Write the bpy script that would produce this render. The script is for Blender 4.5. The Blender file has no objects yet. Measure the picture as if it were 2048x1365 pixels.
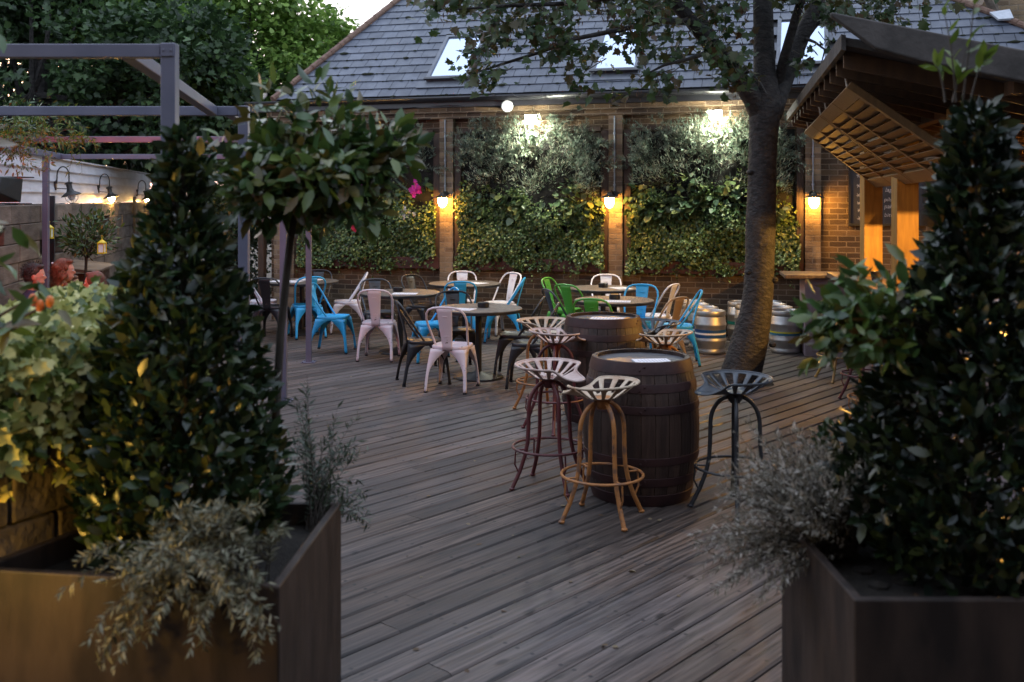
import bpy, math, random
import numpy as np
from mathutils import Vector, Matrix

random.seed(7); np.random.seed(7)
R = math.radians
SC = bpy.context.scene
COL = SC.collection

# ------------------------------------------------------------------ camera, sky, sun, exposure
F, HOR, CAMZ = 2050.0, 397.0, 1.93          # focal length in photo pixels, horizon row, eye height
cam = bpy.data.cameras.new('camera')
cam.sensor_width = 36.0
cam.lens = F / 2048 * 36
cam.shift_y = -(682.5 - HOR) / 2048
cam.clip_start, cam.clip_end = 0.05, 600
cam.dof.use_dof = True
cam.dof.focus_distance = 9.6
cam.dof.aperture_fstop = 3.0
camo = bpy.data.objects.new('camera', cam); COL.objects.link(camo)
camo.location = (0, 0, CAMZ); camo.rotation_euler = (R(90), 0, 0)
SC.camera = camo

SUN_EL, SUN_AZ = 2.5, -35.0                  # dusk: the sun is almost down behind the building
w = bpy.data.worlds.new('World'); SC.world = w; w.use_nodes = True
nt = w.node_tree; nt.nodes.clear()
sky = nt.nodes.new('ShaderNodeTexSky'); sky.sky_type = 'NISHITA'; sky.sun_disc = False
sky.sun_elevation = R(SUN_EL); sky.sun_rotation = R(SUN_AZ); sky.dust_density = 2.0
add = nt.nodes.new('ShaderNodeMix'); add.data_type = 'RGBA'; add.blend_type = 'ADD'
add.inputs[0].default_value = 1.0
add.inputs[7].default_value = (5.3, 6.0, 7.6, 1)        # thin bright evening cloud
bg = nt.nodes.new('ShaderNodeBackground'); bg.inputs[1].default_value = 0.14
wo = nt.nodes.new('ShaderNodeOutputWorld')
nt.links.new(sky.outputs[0], add.inputs[6]); nt.links.new(add.outputs[2], bg.inputs[0])
nt.links.new(bg.outputs[0], wo.inputs[0])
sl = bpy.data.lights.new('sun', 'SUN'); sl.energy = 0.5; sl.angle = R(12); sl.color = (1, .86, .72)
so = bpy.data.objects.new('sun', sl); COL.objects.link(so)
so.rotation_euler = (R(90 - SUN_EL - 6), 0, R(-SUN_AZ + 180)); so.location = (0, 0, 30)
SC.view_settings.view_transform = 'Standard'; SC.view_settings.look = 'None'
SC.view_settings.exposure = 0.85; SC.view_settings.gamma = 1
SC.cycles.use_denoising = True
SC.cycles.max_bounces = 6; SC.cycles.diffuse_bounces = 3; SC.cycles.glossy_bounces = 3
SC.cycles.transparent_max_bounces = 8
SC.cycles.sample_clamp_indirect = 4.0
SC.cycles.caustics_reflective = False; SC.cycles.caustics_refractive = False

def at(px, py, D):
    """world point seen at photo pixel (px, py) at depth D"""
    return Vector(((px - 1024) / F * D, D, CAMZ - (py - HOR) / F * D))
def gx(px, D): return (px - 1024) / F * D

# ------------------------------------------------------------------ materials
def mat(name, c1, c2=None, scale=6, rough=.6, rough2=None, rscale=None, metal=0, bump=0, bscale=None, island=0,
        stretch=(1, 1, 1), detail=5, spec=.5, lo=.35, hi=.65, emit=None, coat=0, transl=0, ramp=None):
    m = bpy.data.materials.new(name); m.use_nodes = True
    n, l = m.node_tree.nodes, m.node_tree.links
    b = n['Principled BSDF']; out = n['Material Output']
    tc = n.new('ShaderNodeTexCoord'); mp = n.new('ShaderNodeMapping'); mp.inputs[3].default_value = stretch
    l.new(tc.outputs['Object'], mp.inputs[0])
    def noise(s, d=detail):
        t = n.new('ShaderNodeTexNoise'); t.inputs['Scale'].default_value = s; t.inputs['Detail'].default_value = d
        l.new(mp.outputs[0], t.inputs['Vector']); return t
    def rng(src, a, bb, c, d):
        r = n.new('ShaderNodeMapRange'); l.new(src, r.inputs[0])
        for i, v in enumerate((a, bb, c, d)): r.inputs[1 + i].default_value = v
        return r.outputs[0]
    geo = None
    if island or ramp: geo = n.new('ShaderNodeNewGeometry')
    if ramp:
        cr = n.new('ShaderNodeValToRGB'); el = cr.color_ramp.elements
        while len(el) < len(ramp): el.new(.5)
        for i, c in enumerate(ramp): el[i].position = i / (len(ramp) - 1); el[i].color = (*c, 1)
        l.new(geo.outputs['Random Per Island'], cr.inputs[0]); col = cr.outputs[0]
    else:
        mx = n.new('ShaderNodeMix'); mx.data_type = 'RGBA'
        mx.inputs[6].default_value = (*c1, 1); mx.inputs[7].default_value = (*(c2 or c1), 1)
        l.new(rng(noise(scale).outputs[0], lo, hi, 0, 1), mx.inputs[0]); col = mx.outputs[2]
    if island:
        h = n.new('ShaderNodeHueSaturation'); l.new(col, h.inputs['Color'])
        l.new(rng(geo.outputs['Random Per Island'], 0, 1, 1 - island, 1 + island), h.inputs['Value']); col = h.outputs[0]
    l.new(col, b.inputs['Base Color'])
    b.inputs['Metallic'].default_value = metal; b.inputs['Roughness'].default_value = rough
    b.inputs['Specular IOR Level'].default_value = spec
    if coat: b.inputs['Coat Weight'].default_value = coat; b.inputs['Coat Roughness'].default_value = .15
    if rough2 is not None:
        l.new(rng(noise(rscale or scale).outputs[0], .35, .65, rough, rough2), b.inputs['Roughness'])
    if bump:
        bp = n.new('ShaderNodeBump'); bp.inputs['Strength'].default_value = bump; bp.inputs['Distance'].default_value = .02
        l.new(noise(bscale or scale * 4).outputs[0], bp.inputs['Height']); l.new(bp.outputs[0], b.inputs['Normal'])
    if emit:
        b.inputs['Emission Color'].default_value = (*emit[0], 1); b.inputs['Emission Strength'].default_value = emit[1]
    if transl:
        t = n.new('ShaderNodeBsdfTranslucent'); l.new(col, t.inputs[0])
        ms = n.new('ShaderNodeMixShader'); ms.inputs[0].default_value = transl
        l.new(b.outputs[0], ms.inputs[1]); l.new(t.outputs[0], ms.inputs[2]); l.new(ms.outputs[0], out.inputs[0])
    return m

def brick_mat(name, dark, light, mortar, sx=1.0):
    m = bpy.data.materials.new(name); m.use_nodes = True
    n, l = m.node_tree.nodes, m.node_tree.links; b = n['Principled BSDF']
    tc = n.new('ShaderNodeTexCoord'); sp = n.new('ShaderNodeSeparateXYZ'); l.new(tc.outputs['Object'], sp.inputs[0])
    ad = n.new('ShaderNodeMath'); l.new(sp.outputs[0], ad.inputs[0]); l.new(sp.outputs[1], ad.inputs[1])
    cb = n.new('ShaderNodeCombineXYZ'); l.new(ad.outputs[0], cb.inputs[0]); l.new(sp.outputs[2], cb.inputs[1])
    nz = n.new('ShaderNodeTexNoise'); nz.inputs['Scale'].default_value = 9; nz.inputs['Detail'].default_value = 3
    l.new(tc.outputs['Object'], nz.inputs['Vector'])
    vs = n.new('ShaderNodeVectorMath'); vs.operation = 'MULTIPLY_ADD'; vs.inputs[1].default_value = (.012, .012, 0)
    l.new(nz.outputs['Color'], vs.inputs[0]); l.new(cb.outputs[0], vs.inputs[2])
    br = n.new('ShaderNodeTexBrick'); l.new(vs.outputs[0], br.inputs['Vector'])
    br.inputs['Scale'].default_value = 1; br.inputs['Brick Width'].default_value = .225 * sx; br.inputs['Row Height'].default_value = .075
    br.inputs['Mortar Size'].default_value = .008; br.inputs['Mortar Smooth'].default_value = .3; br.inputs['Bias'].default_value = -.1
    br.inputs['Color1'].default_value = (*dark, 1); br.inputs['Color2'].default_value = (*light, 1); br.inputs['Mortar'].default_value = (*mortar, 1)
    n2 = n.new('ShaderNodeTexNoise'); n2.inputs['Scale'].default_value = 2.3; n2.inputs['Detail'].default_value = 8
    l.new(tc.outputs['Object'], n2.inputs['Vector'])
    rr = n.new('ShaderNodeMapRange'); rr.inputs[1].default_value = .3; rr.inputs[2].default_value = .7; rr.inputs[3].default_value = .55; rr.inputs[4].default_value = 1.35
    l.new(n2.outputs[0], rr.inputs[0])
    hs = n.new('ShaderNodeHueSaturation'); l.new(br.outputs[0], hs.inputs['Color']); l.new(rr.outputs[0], hs.inputs['Value'])
    l.new(hs.outputs[0], b.inputs['Base Color']); b.inputs['Roughness'].default_value = .9
    n3 = n.new('ShaderNodeTexNoise'); n3.inputs['Scale'].default_value = 45; l.new(tc.outputs['Object'], n3.inputs['Vector'])
    mm = n.new('ShaderNodeMath'); mm.operation = 'MULTIPLY_ADD'; mm.inputs[1].default_value = -.8
    l.new(br.outputs['Fac'], mm.inputs[0]); l.new(n3.outputs[0], mm.inputs[2])
    bp = n.new('ShaderNodeBump'); bp.inputs['Strength'].default_value = .8; bp.inputs['Distance'].default_value = .012
    l.new(mm.outputs[0], bp.inputs['Height']); l.new(bp.outputs[0], b.inputs['Normal'])
    return m

M = {}
M['brick'] = brick_mat('stock_brick', (.055, .034, .02), (.16, .1, .05), (.2, .15, .1))
M['pier'] = brick_mat('pier_brick', (.12, .08, .05), (.27, .19, .11), (.2, .155, .11))
M['slate'] = mat('slate', (.052, .061, .082), (.08, .092, .12), 5, .34, .48, 3, island=.14, bump=.15, bscale=40)
M['dark_under'] = mat('roof_felt', (.012, .012, .015))
M['ridge'] = mat('terracotta_tile', (.12, .066, .048), (.19, .12, .085), 14, .85, bump=.3)
M['gutter'] = mat('black_gutter', (.012, .013, .017), (.02, .02, .024), 3, .3)
M['moss'] = mat('moss', (.008, .01, .004), (.02, .025, .008), 20, .95)
M['skyframe'] = mat('grey_flashing', (.1, .11, .13), (.14, .15, .17), 8, .4, metal=.3)
M['skyglass'] = mat('coated_roof_glass', (.58, .66, .8), rough=.03, metal=.85)
M['lead'] = mat('lead', (.35, .38, .42), (.5, .52, .56), 9, .45)
M['conduit'] = mat('zinc_conduit', (.3, .33, .36), rough=.4, metal=.6)
M['lamp_black'] = mat('lamp_black', (.012, .012, .013), (.02, .018, .016), 20, .45)
M['white_plastic'] = mat('white_plastic', (.75, .76, .8), rough=.4)
M['deck'] = None
M['soil'] = mat('soil', (.008, .006, .004), (.02, .015, .01), 30, .95, bump=.5)
M['ground'] = mat('ground', (.03, .025, .02), (.05, .045, .035), 2, .95)
M['frame_wood'] = mat('brown_timber', (.035, .02, .013), (.06, .035, .022), 8, .75, stretch=(6, 6, 1), bump=.2)
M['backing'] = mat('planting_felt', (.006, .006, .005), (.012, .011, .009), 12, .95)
M['plinth_wood'] = mat('red_brown_board', (.05, .014, .008), (.07, .02, .012), 6, .7)
M['white_boards'] = mat('white_painted_boards', (.62, .63, .68), (.5, .51, .55), 2.2, .6, stretch=(1, 1, 5), bump=.1, island=.06)
M['sleeper'] = mat('weathered_sleeper', (.1, .075, .055), (.2, .16, .125), 3, .85, stretch=(1, 1, 4), island=.3, bump=.35)
M['dark_steel'] = mat('dark_steel', (.025, .025, .03), rough=.5, metal=.3)
M['pergola'] = mat('grey_violet_painted_steel', (.1, .105, .15), (.13, .13, .18), 4, .45, bump=.04)
M['planter'] = mat('dark_bronze_steel', (.013, .0095, .0085), (.042, .029, .023), 6, .5, .68, 5, metal=.05, spec=.3, stretch=(1.6, 1.6, .5), bump=.1, detail=9)
M['stone'] = mat('rough_stone_block', (.07, .055, .042), (.15, .12, .095), 7, .9, island=.25, bump=.6, bscale=18)
M['trunk'] = mat('maple_bark', (.007, .006, .006), (.034, .029, .026), 12, .75, stretch=(1, 1, 1.7), bump=1.0, bscale=22, lo=.36, hi=.66, detail=10)
M['twig'] = mat('twig', (.03, .024, .018), (.05, .04, .03), 12, .8)
M['table_wood'] = mat('weathered_table_planks', (.06, .05, .042), (.14, .115, .095), 5, .45, .65, 8, stretch=(1, 9, 1), bump=.25)
M['iron'] = mat('black_iron', (.014, .014, .016), (.022, .02, .02), 15, .45, metal=.3)
M['paper'] = mat('paper', (.72, .73, .76), (.66, .67, .72), 3, .7)
M['print'] = mat('print', (.42, .42, .45))
M['black'] = mat('black_plastic', (.01, .01, .012), rough=.3)
M['stave'] = mat('oak_stave', (.017, .0075, .005), (.042, .022, .015), 3, .5, island=.35, stretch=(7, 7, 1), bump=.2)
M['hoop'] = mat('rusty_hoop', (.022, .009, .0095), (.045, .017, .015), 6, .55, metal=.3, bump=.1)
M['head'] = mat('barrel_head', (.07, .07, .075), (.13, .13, .14), 4, .35, stretch=(1, 6, 1))
M['seat_cream'] = mat('worn_cream_enamel', (.5, .4, .29), (.34, .2, .12), 11, .42, lo=.45, hi=.78, bump=.1)
M['seat_pink'] = mat('worn_pinkish_enamel', (.52, .4, .36), (.3, .17, .13), 11, .42, lo=.45, hi=.78, bump=.1)
M['seat_black'] = mat('worn_blue_black_enamel', (.055, .068, .085), (.03, .032, .036), 11, .35, bump=.1)
M['leg_orange'] = mat('worn_orange_paint', (.36, .14, .035), (.13, .065, .04), 16, .55, lo=.5, hi=.66, bump=.12)
M['leg_red'] = mat('worn_oxblood_paint', (.11, .02, .022), (.06, .02, .022), 14, .45, lo=.4, hi=.75, bump=.1)
M['leg_black'] = mat('worn_black_paint', (.015, .017, .02), (.03, .03, .032), 14, .4, bump=.08)
M['leg_yellow'] = mat('worn_yellow_paint', (.42, .24, .05), (.25, .14, .05), 14, .5, bump=.08)
M['keg'] = mat('keg_steel', (.5, .49, .48), (.36, .35, .34), 7, .42, .56, 9, metal=1, bump=.06, bscale=14)
M['band_blue'] = mat('blue_band', (.012, .06, .19), rough=.4)
M['band_white'] = mat('white_band', (.75, .75, .78), rough=.4)
M['band_yellow'] = mat('yellow_band', (.5, .45, .02), rough=.4)
M['band_teal'] = mat('teal_band', (.02, .12, .2), rough=.4)
M['band_green'] = mat('green_band', (.01, .16, .12), rough=.4)
M['pine'] = mat('pine_board', (.34, .18, .035), (.25, .125, .024), 4, .6, stretch=(7, 7, 1), bump=.12)
M['shutter'] = mat('shutter_pine', (.15, .08, .026), (.11, .056, .018), 4, .6, stretch=(7, 7, 1), bump=.12)
M['pine_dark'] = mat('brown_stained_rafter', (.085, .04, .015), (.055, .026, .011), 4, .7, stretch=(5, 5, 1))
M['felt'] = mat('grey_roof_felt', (.032, .028, .025), (.06, .052, .047), 7, .8, bump=.25)
M['mauve'] = mat('mauve_painted_wood', (.2, .155, .17), (.24, .19, .2), 4, .5, bump=.08)
M['counter'] = mat('oiled_counter_wood', (.07, .045, .035), (.13, .09, .07), 5, .35, stretch=(9, 1, 1), bump=.15)
M['board'] = mat('chalkboard', (.014, .015, .02), (.03, .03, .036), 4, .6)
M['chalk'] = mat('chalk', (.5, .48, .5), (.2, .2, .21), 60, .9)
M['rope'] = mat('pale_rope', (.42, .37, .31), rough=.9)
M['yellow'] = mat('yellow_paint', (.75, .55, .02), rough=.4)
M['glass'] = mat('clear_glass', (.8, .85, .85), rough=.05, spec=.8)
M['bottle'] = mat('amber_glass', (.25, .1, .01), rough=.1)
M['bulb_warm'] = mat('warm_bulb', (1, .8, .5), emit=((1, .47, .08), 115))
M['bulb_fence'] = mat('warm_fence_bulb', (1, .8, .5), emit=((1, .55, .14), 600))
M['bulb_bar'] = mat('bar_bulb', (1, .7, .3), emit=((1, .6, .15), 4))
M['flood'] = mat('cool_led', (1, 1, 1), emit=((1, 1, .8), 800))
M['flood_front'] = mat('glowing_diffuser', (1, 1, 1), emit=((1, 1, .9), 26))
M['element'] = mat('glowing_heater_element', (1, .2, .05), emit=((1, .07, .02), 190))

def leafmat(name, ramp, rough=.42, transl=.18, spec=.5):
    return mat(name, (0, 0, 0), ramp=ramp, rough=rough, transl=transl, spec=spec)
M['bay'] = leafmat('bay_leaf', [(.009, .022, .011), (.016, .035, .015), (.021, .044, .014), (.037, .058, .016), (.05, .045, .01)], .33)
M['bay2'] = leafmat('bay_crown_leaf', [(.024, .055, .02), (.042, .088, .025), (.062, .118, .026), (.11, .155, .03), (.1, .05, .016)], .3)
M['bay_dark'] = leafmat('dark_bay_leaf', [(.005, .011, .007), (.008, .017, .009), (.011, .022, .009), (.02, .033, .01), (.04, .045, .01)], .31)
M['maple'] = leafmat('maple_leaf', [(.016, .036, .013), (.028, .06, .017), (.044, .085, .022), (.055, .065, .018), (.07, .036, .014)], .5, .3)
M['lime'] = leafmat('lime_leaf', [(.07, .14, .028), (.14, .25, .045), (.23, .36, .075), (.33, .47, .12)], .5, .4)
M['syc'] = leafmat('sycamore_leaf', [(.014, .03, .012), (.026, .055, .018), (.042, .085, .028), (.07, .125, .04)], .5, .3)
M['ivy_wall'] = leafmat('wall_ivy_leaf', [(.018, .04, .012), (.038, .076, .018), (.064, .12, .028), (.115, .17, .042), (.22, .26, .08)], .45)
M['bergenia'] = leafmat('heart_leaf', [(.03, .065, .03), (.05, .095, .04), (.075, .125, .052), (.11, .14, .045), (.18, .18, .06)], .4)
M['silver'] = leafmat('silver_leaf', [(.06, .095, .066), (.11, .16, .115), (.17, .225, .165), (.16, .135, .095), (.24, .29, .22)], .7)
M['sage'] = leafmat('sage_leaf', [(.09, .095, .052), (.15, .152, .094), (.205, .2, .13), (.26, .25, .18)], .65)
M['sage_dark'] = leafmat('grey_lavender_leaf', [(.1, .092, .062), (.18, .165, .125), (.28, .255, .21), (.4, .37, .33)], .7)
M['ivy_var'] = leafmat('variegated_ivy_leaf', [(.045, .085, .015), (.15, .2, .035), (.37, .38, .1), (.65, .58, .22), (.2, .26, .08)], .45)
M['olive_shrub'] = leafmat('olive_green_leaf', [(.03, .05, .03), (.05, .075, .045), (.08, .1, .06)], .5)
M['bright'] = leafmat('bright_leaf', [(.05, .09, .012), (.09, .14, .02), (.14, .2, .03)], .45, .35)
M['box'] = leafmat('box_leaf', [(.01, .024, .008), (.02, .038, .011), (.03, .055, .014)], .5)
M['magenta'] = leafmat('magenta_petal', [(.55, .01, .28), (.65, .03, .3), (.45, .01, .35)], .6, .3)
M['white_petal'] = leafmat('white_petal', [(.7, .66, .62), (.8, .78, .75)], .6, .3)
M['red_petal'] = leafmat('red_petal', [(.6, .01, .03), (.5, .01, .06)], .6, .3)

# ------------------------------------------------------------------ mesh builder
class MB:
    def __init__(s): s.v, s.f = [], []
    def add(s, V, Fc):
        o = len(s.v); s.v += [tuple(p) for p in V]; s.f += [tuple(i + o for i in q) for q in Fc]; return s
    def box(s, c, d, rot=None):
        x, y, z = d[0] / 2, d[1] / 2, d[2] / 2
        V = [Vector(p) for p in ((-x, -y, -z), (x, -y, -z), (x, y, -z), (-x, y, -z), (-x, -y, z), (x, -y, z), (x, y, z), (-x, y, z))]
        if rot is not None: V = [rot @ p for p in V]
        c = Vector(c)
        return s.add([p + c for p in V], [(0, 3, 2, 1), (4, 5, 6, 7), (0, 1, 5, 4), (1, 2, 6, 5), (2, 3, 7, 6), (3, 0, 4, 7)])
    def bar(s, a, b, w, h, up=(0, 0, 1)):
        a, b = Vector(a), Vector(b); t = (b - a).normalized(); u = Vector(up)
        sd = t.cross(u).normalized(); u = sd.cross(t).normalized()
        m = Matrix((sd, t, u)).transposed()
        return s.box((a + b) / 2, (w, (b - a).length, h), m)
    def hexa(s, P):      # eight corners: bottom four then top four
        return s.add(P, [(0, 3, 2, 1), (4, 5, 6, 7), (0, 1, 5, 4), (1, 2, 6, 5), (2, 3, 7, 6), (3, 0, 4, 7)])
    def tube(s, P, r, n=8, cap=True, closed=False):
        P = [Vector(p) for p in P]; k = len(P)
        rr = r if isinstance(r, (list, tuple)) else [r] * k
        V, Fc, u = [], [], None
        for i, p in enumerate(P):
            a = P[(i - 1) % k] if (closed or i > 0) else p
            b = P[(i + 1) % k] if (closed or i < k - 1) else p
            t = (b - a).normalized()
            if u is None: u = t.orthogonal().normalized()
            u = (u - t * u.dot(t)).normalized(); q = t.cross(u)
            V += [p + (u * math.cos(2 * math.pi * j / n) + q * math.sin(2 * math.pi * j / n)) * rr[i] for j in range(n)]
        m = k if closed else k - 1
        for i in range(m):
            for j in range(n):
                a, b = i * n, ((i + 1) % k) * n
                Fc.append((a + j, a + (j + 1) % n, b + (j + 1) % n, b + j))
        if cap and not closed:
            Fc.append(tuple(range(n - 1, -1, -1))); Fc.append(tuple((k - 1) * n + j for j in range(n)))
        return s.add(V, Fc)
    def lathe(s, prof, n=32, c=(0, 0, 0), cap=True, rot=None):
        V, Fc = [], []; c = Vector(c)
        for (r, z) in prof:
            for j in range(n):
                a = 2 * math.pi * j / n; p = Vector((r * math.cos(a), r * math.sin(a), z))
                V.append((rot @ p if rot is not None else p) + c)
        for i in range(len(prof) - 1):
            for j in range(n):
                Fc.append((i * n + j, i * n + (j + 1) % n, (i + 1) * n + (j + 1) % n, (i + 1) * n + j))
        if cap:
            Fc.append(tuple(range(n - 1, -1, -1))); Fc.append(tuple((len(prof) - 1) * n + j for j in range(n)))
        return s.add(V, Fc)
    def ell(s, c, r, n=12, rot=None):
        m = n // 2; V, Fc = [], []; c = Vector(c)
        for i in range(1, m):
            for j in range(n):
                a, b = math.pi * i / m, 2 * math.pi * j / n
                p = Vector((r[0] * math.sin(a) * math.cos(b), r[1] * math.sin(a) * math.sin(b), r[2] * math.cos(a)))
                V.append(c + (rot @ p if rot is not None else p))
        for i in range(m - 2):
            for j in range(n): Fc.append((i * n + j, (i + 1) * n + j, (i + 1) * n + (j + 1) % n, i * n + (j + 1) % n))
        k = len(V); p = Vector((0, 0, r[2]))
        V += [c + (rot @ p if rot is not None else p), c - (rot @ p if rot is not None else p)]
        for j in range(n):
            Fc.append((k, j, (j + 1) % n)); Fc.append((k + 1, (m - 2) * n + (j + 1) % n, (m - 2) * n + j))
        return s.add(V, Fc)
    def limb(s, P, r, n=10):
        P = [Vector(p) for p in P]
        s.tube(P, r, n)
        for p, q in zip(P, r): s.ell(p, (q, q, q), 10)
        return s
    def build(s, name, m=None, parent=None, smooth=True, bevel=0, sharp=35, world=False, solid=0):
        me = bpy.data.meshes.new(name); me.from_pydata(s.v, [], s.f); me.validate(); me.update()
        return link(name, me, m, parent, smooth, bevel, sharp, world, solid)

def link(name, me, m=None, parent=None, smooth=True, bevel=0, sharp=35, world=False, solid=0):
    if m is not None: me.materials.append(M[m] if isinstance(m, str) else m)
    if smooth:
        me.polygons.foreach_set('use_smooth', [True] * len(me.polygons))
        if sharp: me.set_sharp_from_angle(angle=R(sharp))
    o = bpy.data.objects.new(name, me); COL.objects.link(o)
    if parent is not None:
        o.parent = parent
        if world:
            root = parent
            while root.parent is not None: root = root.parent
            me.transform(root.matrix_basis.inverted())
    if solid:
        md = o.modifiers.new('thickness', 'SOLIDIFY'); md.thickness = solid; md.offset = 0
    if bevel:
        md = o.modifiers.new('edge', 'BEVEL'); md.width = bevel; md.segments = 2; md.limit_method = 'ANGLE'; md.angle_limit = R(40)
    return o

def tag(o, label=None, cat=None, group=None, kind=None):
    if label: o['label'] = label
    if cat: o['category'] = cat
    if group: o['group'] = group
    if kind: o['kind'] = kind
    return o
def thing(name, label, cat, loc=(0, 0, 0), rz=0, group=None):
    o = bpy.data.objects.new(name, None); COL.objects.link(o); o.empty_display_size = .1
    o.location = loc; o.rotation_euler = (0, 0, rz)
    return tag(o, label, cat, group)
def copy_tree(o, parent=None):
    c = o.copy(); COL.objects.link(c)
    if parent is not None: c.parent = parent
    for ch in list(o.children): copy_tree(ch, c)
    return c
def textmesh(txt, size, depth=.001, shear=0):
    cu = bpy.data.curves.new('writing', 'FONT'); cu.body = txt; cu.size = size; cu.extrude = depth; cu.shear = shear
    ob = bpy.data.objects.new('writing', cu); COL.objects.link(ob)
    me = bpy.data.meshes.new_from_object(ob.evaluated_get(bpy.context.evaluated_depsgraph_get()))
    bpy.data.objects.remove(ob); bpy.data.curves.remove(cu)
    return me

# ------------------------------------------------------------------ leaves
def _half(pts):   # right half outline (x, y), mirrored into two folded halves
    n = len(pts); V = [(0, 0, 0), (0, 1, 0)] + [(x, y, .22 * x) for x, y in pts] + [(-x, y, .22 * x) for x, y in pts]
    return np.array(V), [(0, *range(2, 2 + n), 1), (1, *range(1 + 2 * n, 1 + n, -1), 0)]
LEAF = {}
LEAF['lance'] = (np.array([(0, 0, 0), (-.16, .28, .05), (0, .3, 0), (.16, .28, .05), (-.15, .65, .03), (0, .66, -.01), (.15, .65, .03), (0, 1, -.07)]),
                 [(0, 2, 1), (0, 3, 2), (1, 2, 5, 4), (2, 3, 6, 5), (4, 5, 7), (5, 6, 7)])
LEAF['bay'] = (LEAF['lance'][0] * np.array([1.3, 1, 1]), LEAF['lance'][1])
LEAF['narrow'] = (np.array([(0, 0, 0), (-.11, .4, .03), (.11, .4, .03), (0, 1, -.06), (0, .45, -.02)]), [(0, 4, 1), (0, 2, 4), (1, 4, 3), (4, 2, 3)])
LEAF['thin'] = (np.array([(0, 0, 0), (-.065, .4, .02), (.065, .4, .02), (0, 1, -.1), (0, .45, -.02)]), [(0, 4, 1), (0, 2, 4), (1, 4, 3), (4, 2, 3)])
LEAF['maple'] = _half([(.14, .02), (.36, -.02), (.3, .18), (.56, .34), (.36, .42), (.4, .6), (.2, .58), (.14, .8)])
LEAF['ivy'] = _half([(.2, -.06), (.48, .12), (.34, .34), (.42, .58), (.16, .66)])
LEAF['heart'] = _half([(.2, -.12), (.44, .06), (.47, .34), (.3, .7)])
LEAF['oval'] = _half([(.26, .16), (.38, .42), (.28, .74)])

def leaves(kind, pos, axis, nrm, size):
    T, Fc = LEAF[kind]; pos = np.asarray(pos, float); N = len(pos)
    ax = axis / (np.linalg.norm(axis, axis=1, keepdims=True) + 1e-9)
    nn = nrm - ax * np.sum(nrm * ax, axis=1, keepdims=True)
    nn = nn / (np.linalg.norm(nn, axis=1, keepdims=True) + 1e-9)
    bb = np.cross(ax, nn); size = np.broadcast_to(np.asarray(size, float).reshape(-1, 1, 1), (N, 1, 1))
    curl = np.random.uniform(-.5, 2.0, (N, 1, 1))
    V = pos[:, None, :] + size * (T[None, :, 0:1] * bb[:, None, :] + T[None, :, 1:2] * ax[:, None, :] + T[None, :, 2:3] * curl * nn[:, None, :])
    return V.reshape(-1, 3), len(T), Fc, N
def leafmesh(name, batches, m, parent=None, world=False):
    VV, LI, LS, LT = [], [], [], []; off = 0; ls = 0
    for V, k, Fc, N in batches:
        base = (np.arange(N) * k + off)[:, None]
        for f in Fc: pass
        lens = np.array([len(f) for f in Fc]); flat = np.concatenate([np.array(f) for f in Fc])
        LI.append((base + flat[None, :]).reshape(-1))
        LT.append(np.tile(lens, N)); VV.append(V); off += len(V)
    V = np.concatenate(VV).astype(np.float32); li = np.concatenate(LI).astype(np.int32); lt = np.concatenate(LT).astype(np.int32)
    me = bpy.data.meshes.new(name)
    me.vertices.add(len(V)); me.vertices.foreach_set('co', V.ravel())
    me.loops.add(len(li)); me.loops.foreach_set('vertex_index', li)
    me.polygons.add(len(lt)); st = np.concatenate([[0], np.cumsum(lt)[:-1]]).astype(np.int32)
    me.polygons.foreach_set('loop_start', st)
    me.update(calc_edges=True); me.validate()
    return link(name, me, m, parent, False, world=world)
def rnd(N, s=1.0): return np.random.normal(0, s, (N, 3))
def unit(v): return v / (np.linalg.norm(v, axis=-1, keepdims=True) + 1e-9)

def clumps(centers, radii, n_per, kind, size, out_from, up=.4, droop=0.0, flat=1.0, rand=.35):
    """leaf sprays gathered round clump centres, pointing away from out_from"""
    C = np.repeat(np.asarray(centers, float), n_per, axis=0); Rr = np.repeat(np.asarray(radii, float), n_per)[:, None]
    d = unit(rnd(len(C))) * np.random.uniform(.25, 1, (len(C), 1)) ** .6
    d[:, 2] *= flat
    P = C + d * Rr
    o = unit(P - np.asarray(out_from, float)); a = unit(d * .7 + o * .6 + rnd(len(C), rand)); a[:, 2] += up - droop
    n = rnd(len(C), .5) + o * .6; n[:, 2] += .7
    return leaves(kind, P, a, n, size * np.random.uniform(.6, 1.2, len(C)))
def stems_leaves(mb, roots, tips, bend, nleaf, kind, size, r0=.004, spread=.8):
    """curved stems from roots to tips with leaves along them; returns a leaf batch"""
    P, A, Nn = [], [], []
    for a, b, c in zip(roots, tips, bend):
        a, b, c = np.array(a, float), np.array(b, float), np.array(c, float)
        pts = [(1 - t) ** 2 * a + 2 * t * (1 - t) * c + t * t * b for t in np.linspace(0, 1, 7)]
        mb.tube(pts, [r0 * (1 - .75 * t) for t in np.linspace(0, 1, 7)], 4)
        for k in range(nleaf):
            t = random.uniform(.18, 1); p = (1 - t) ** 2 * a + 2 * t * (1 - t) * c + t * t * b
            tg = 2 * (1 - t) * (c - a) + 2 * t * (b - c); tg = tg / (np.linalg.norm(tg) + 1e-9)
            s = np.random.normal(0, 1, 3); s -= tg * s.dot(tg); s /= np.linalg.norm(s) + 1e-9
            P.append(p); A.append(tg * .7 + s * spread); Nn.append(np.random.normal(0, .5, 3) + (0, 0, 1))
    P, A, Nn = np.array(P), np.array(A), np.array(Nn)
    return leaves(kind, P, A, Nn, size * np.random.uniform(.55, 1.15, len(P)))
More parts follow.
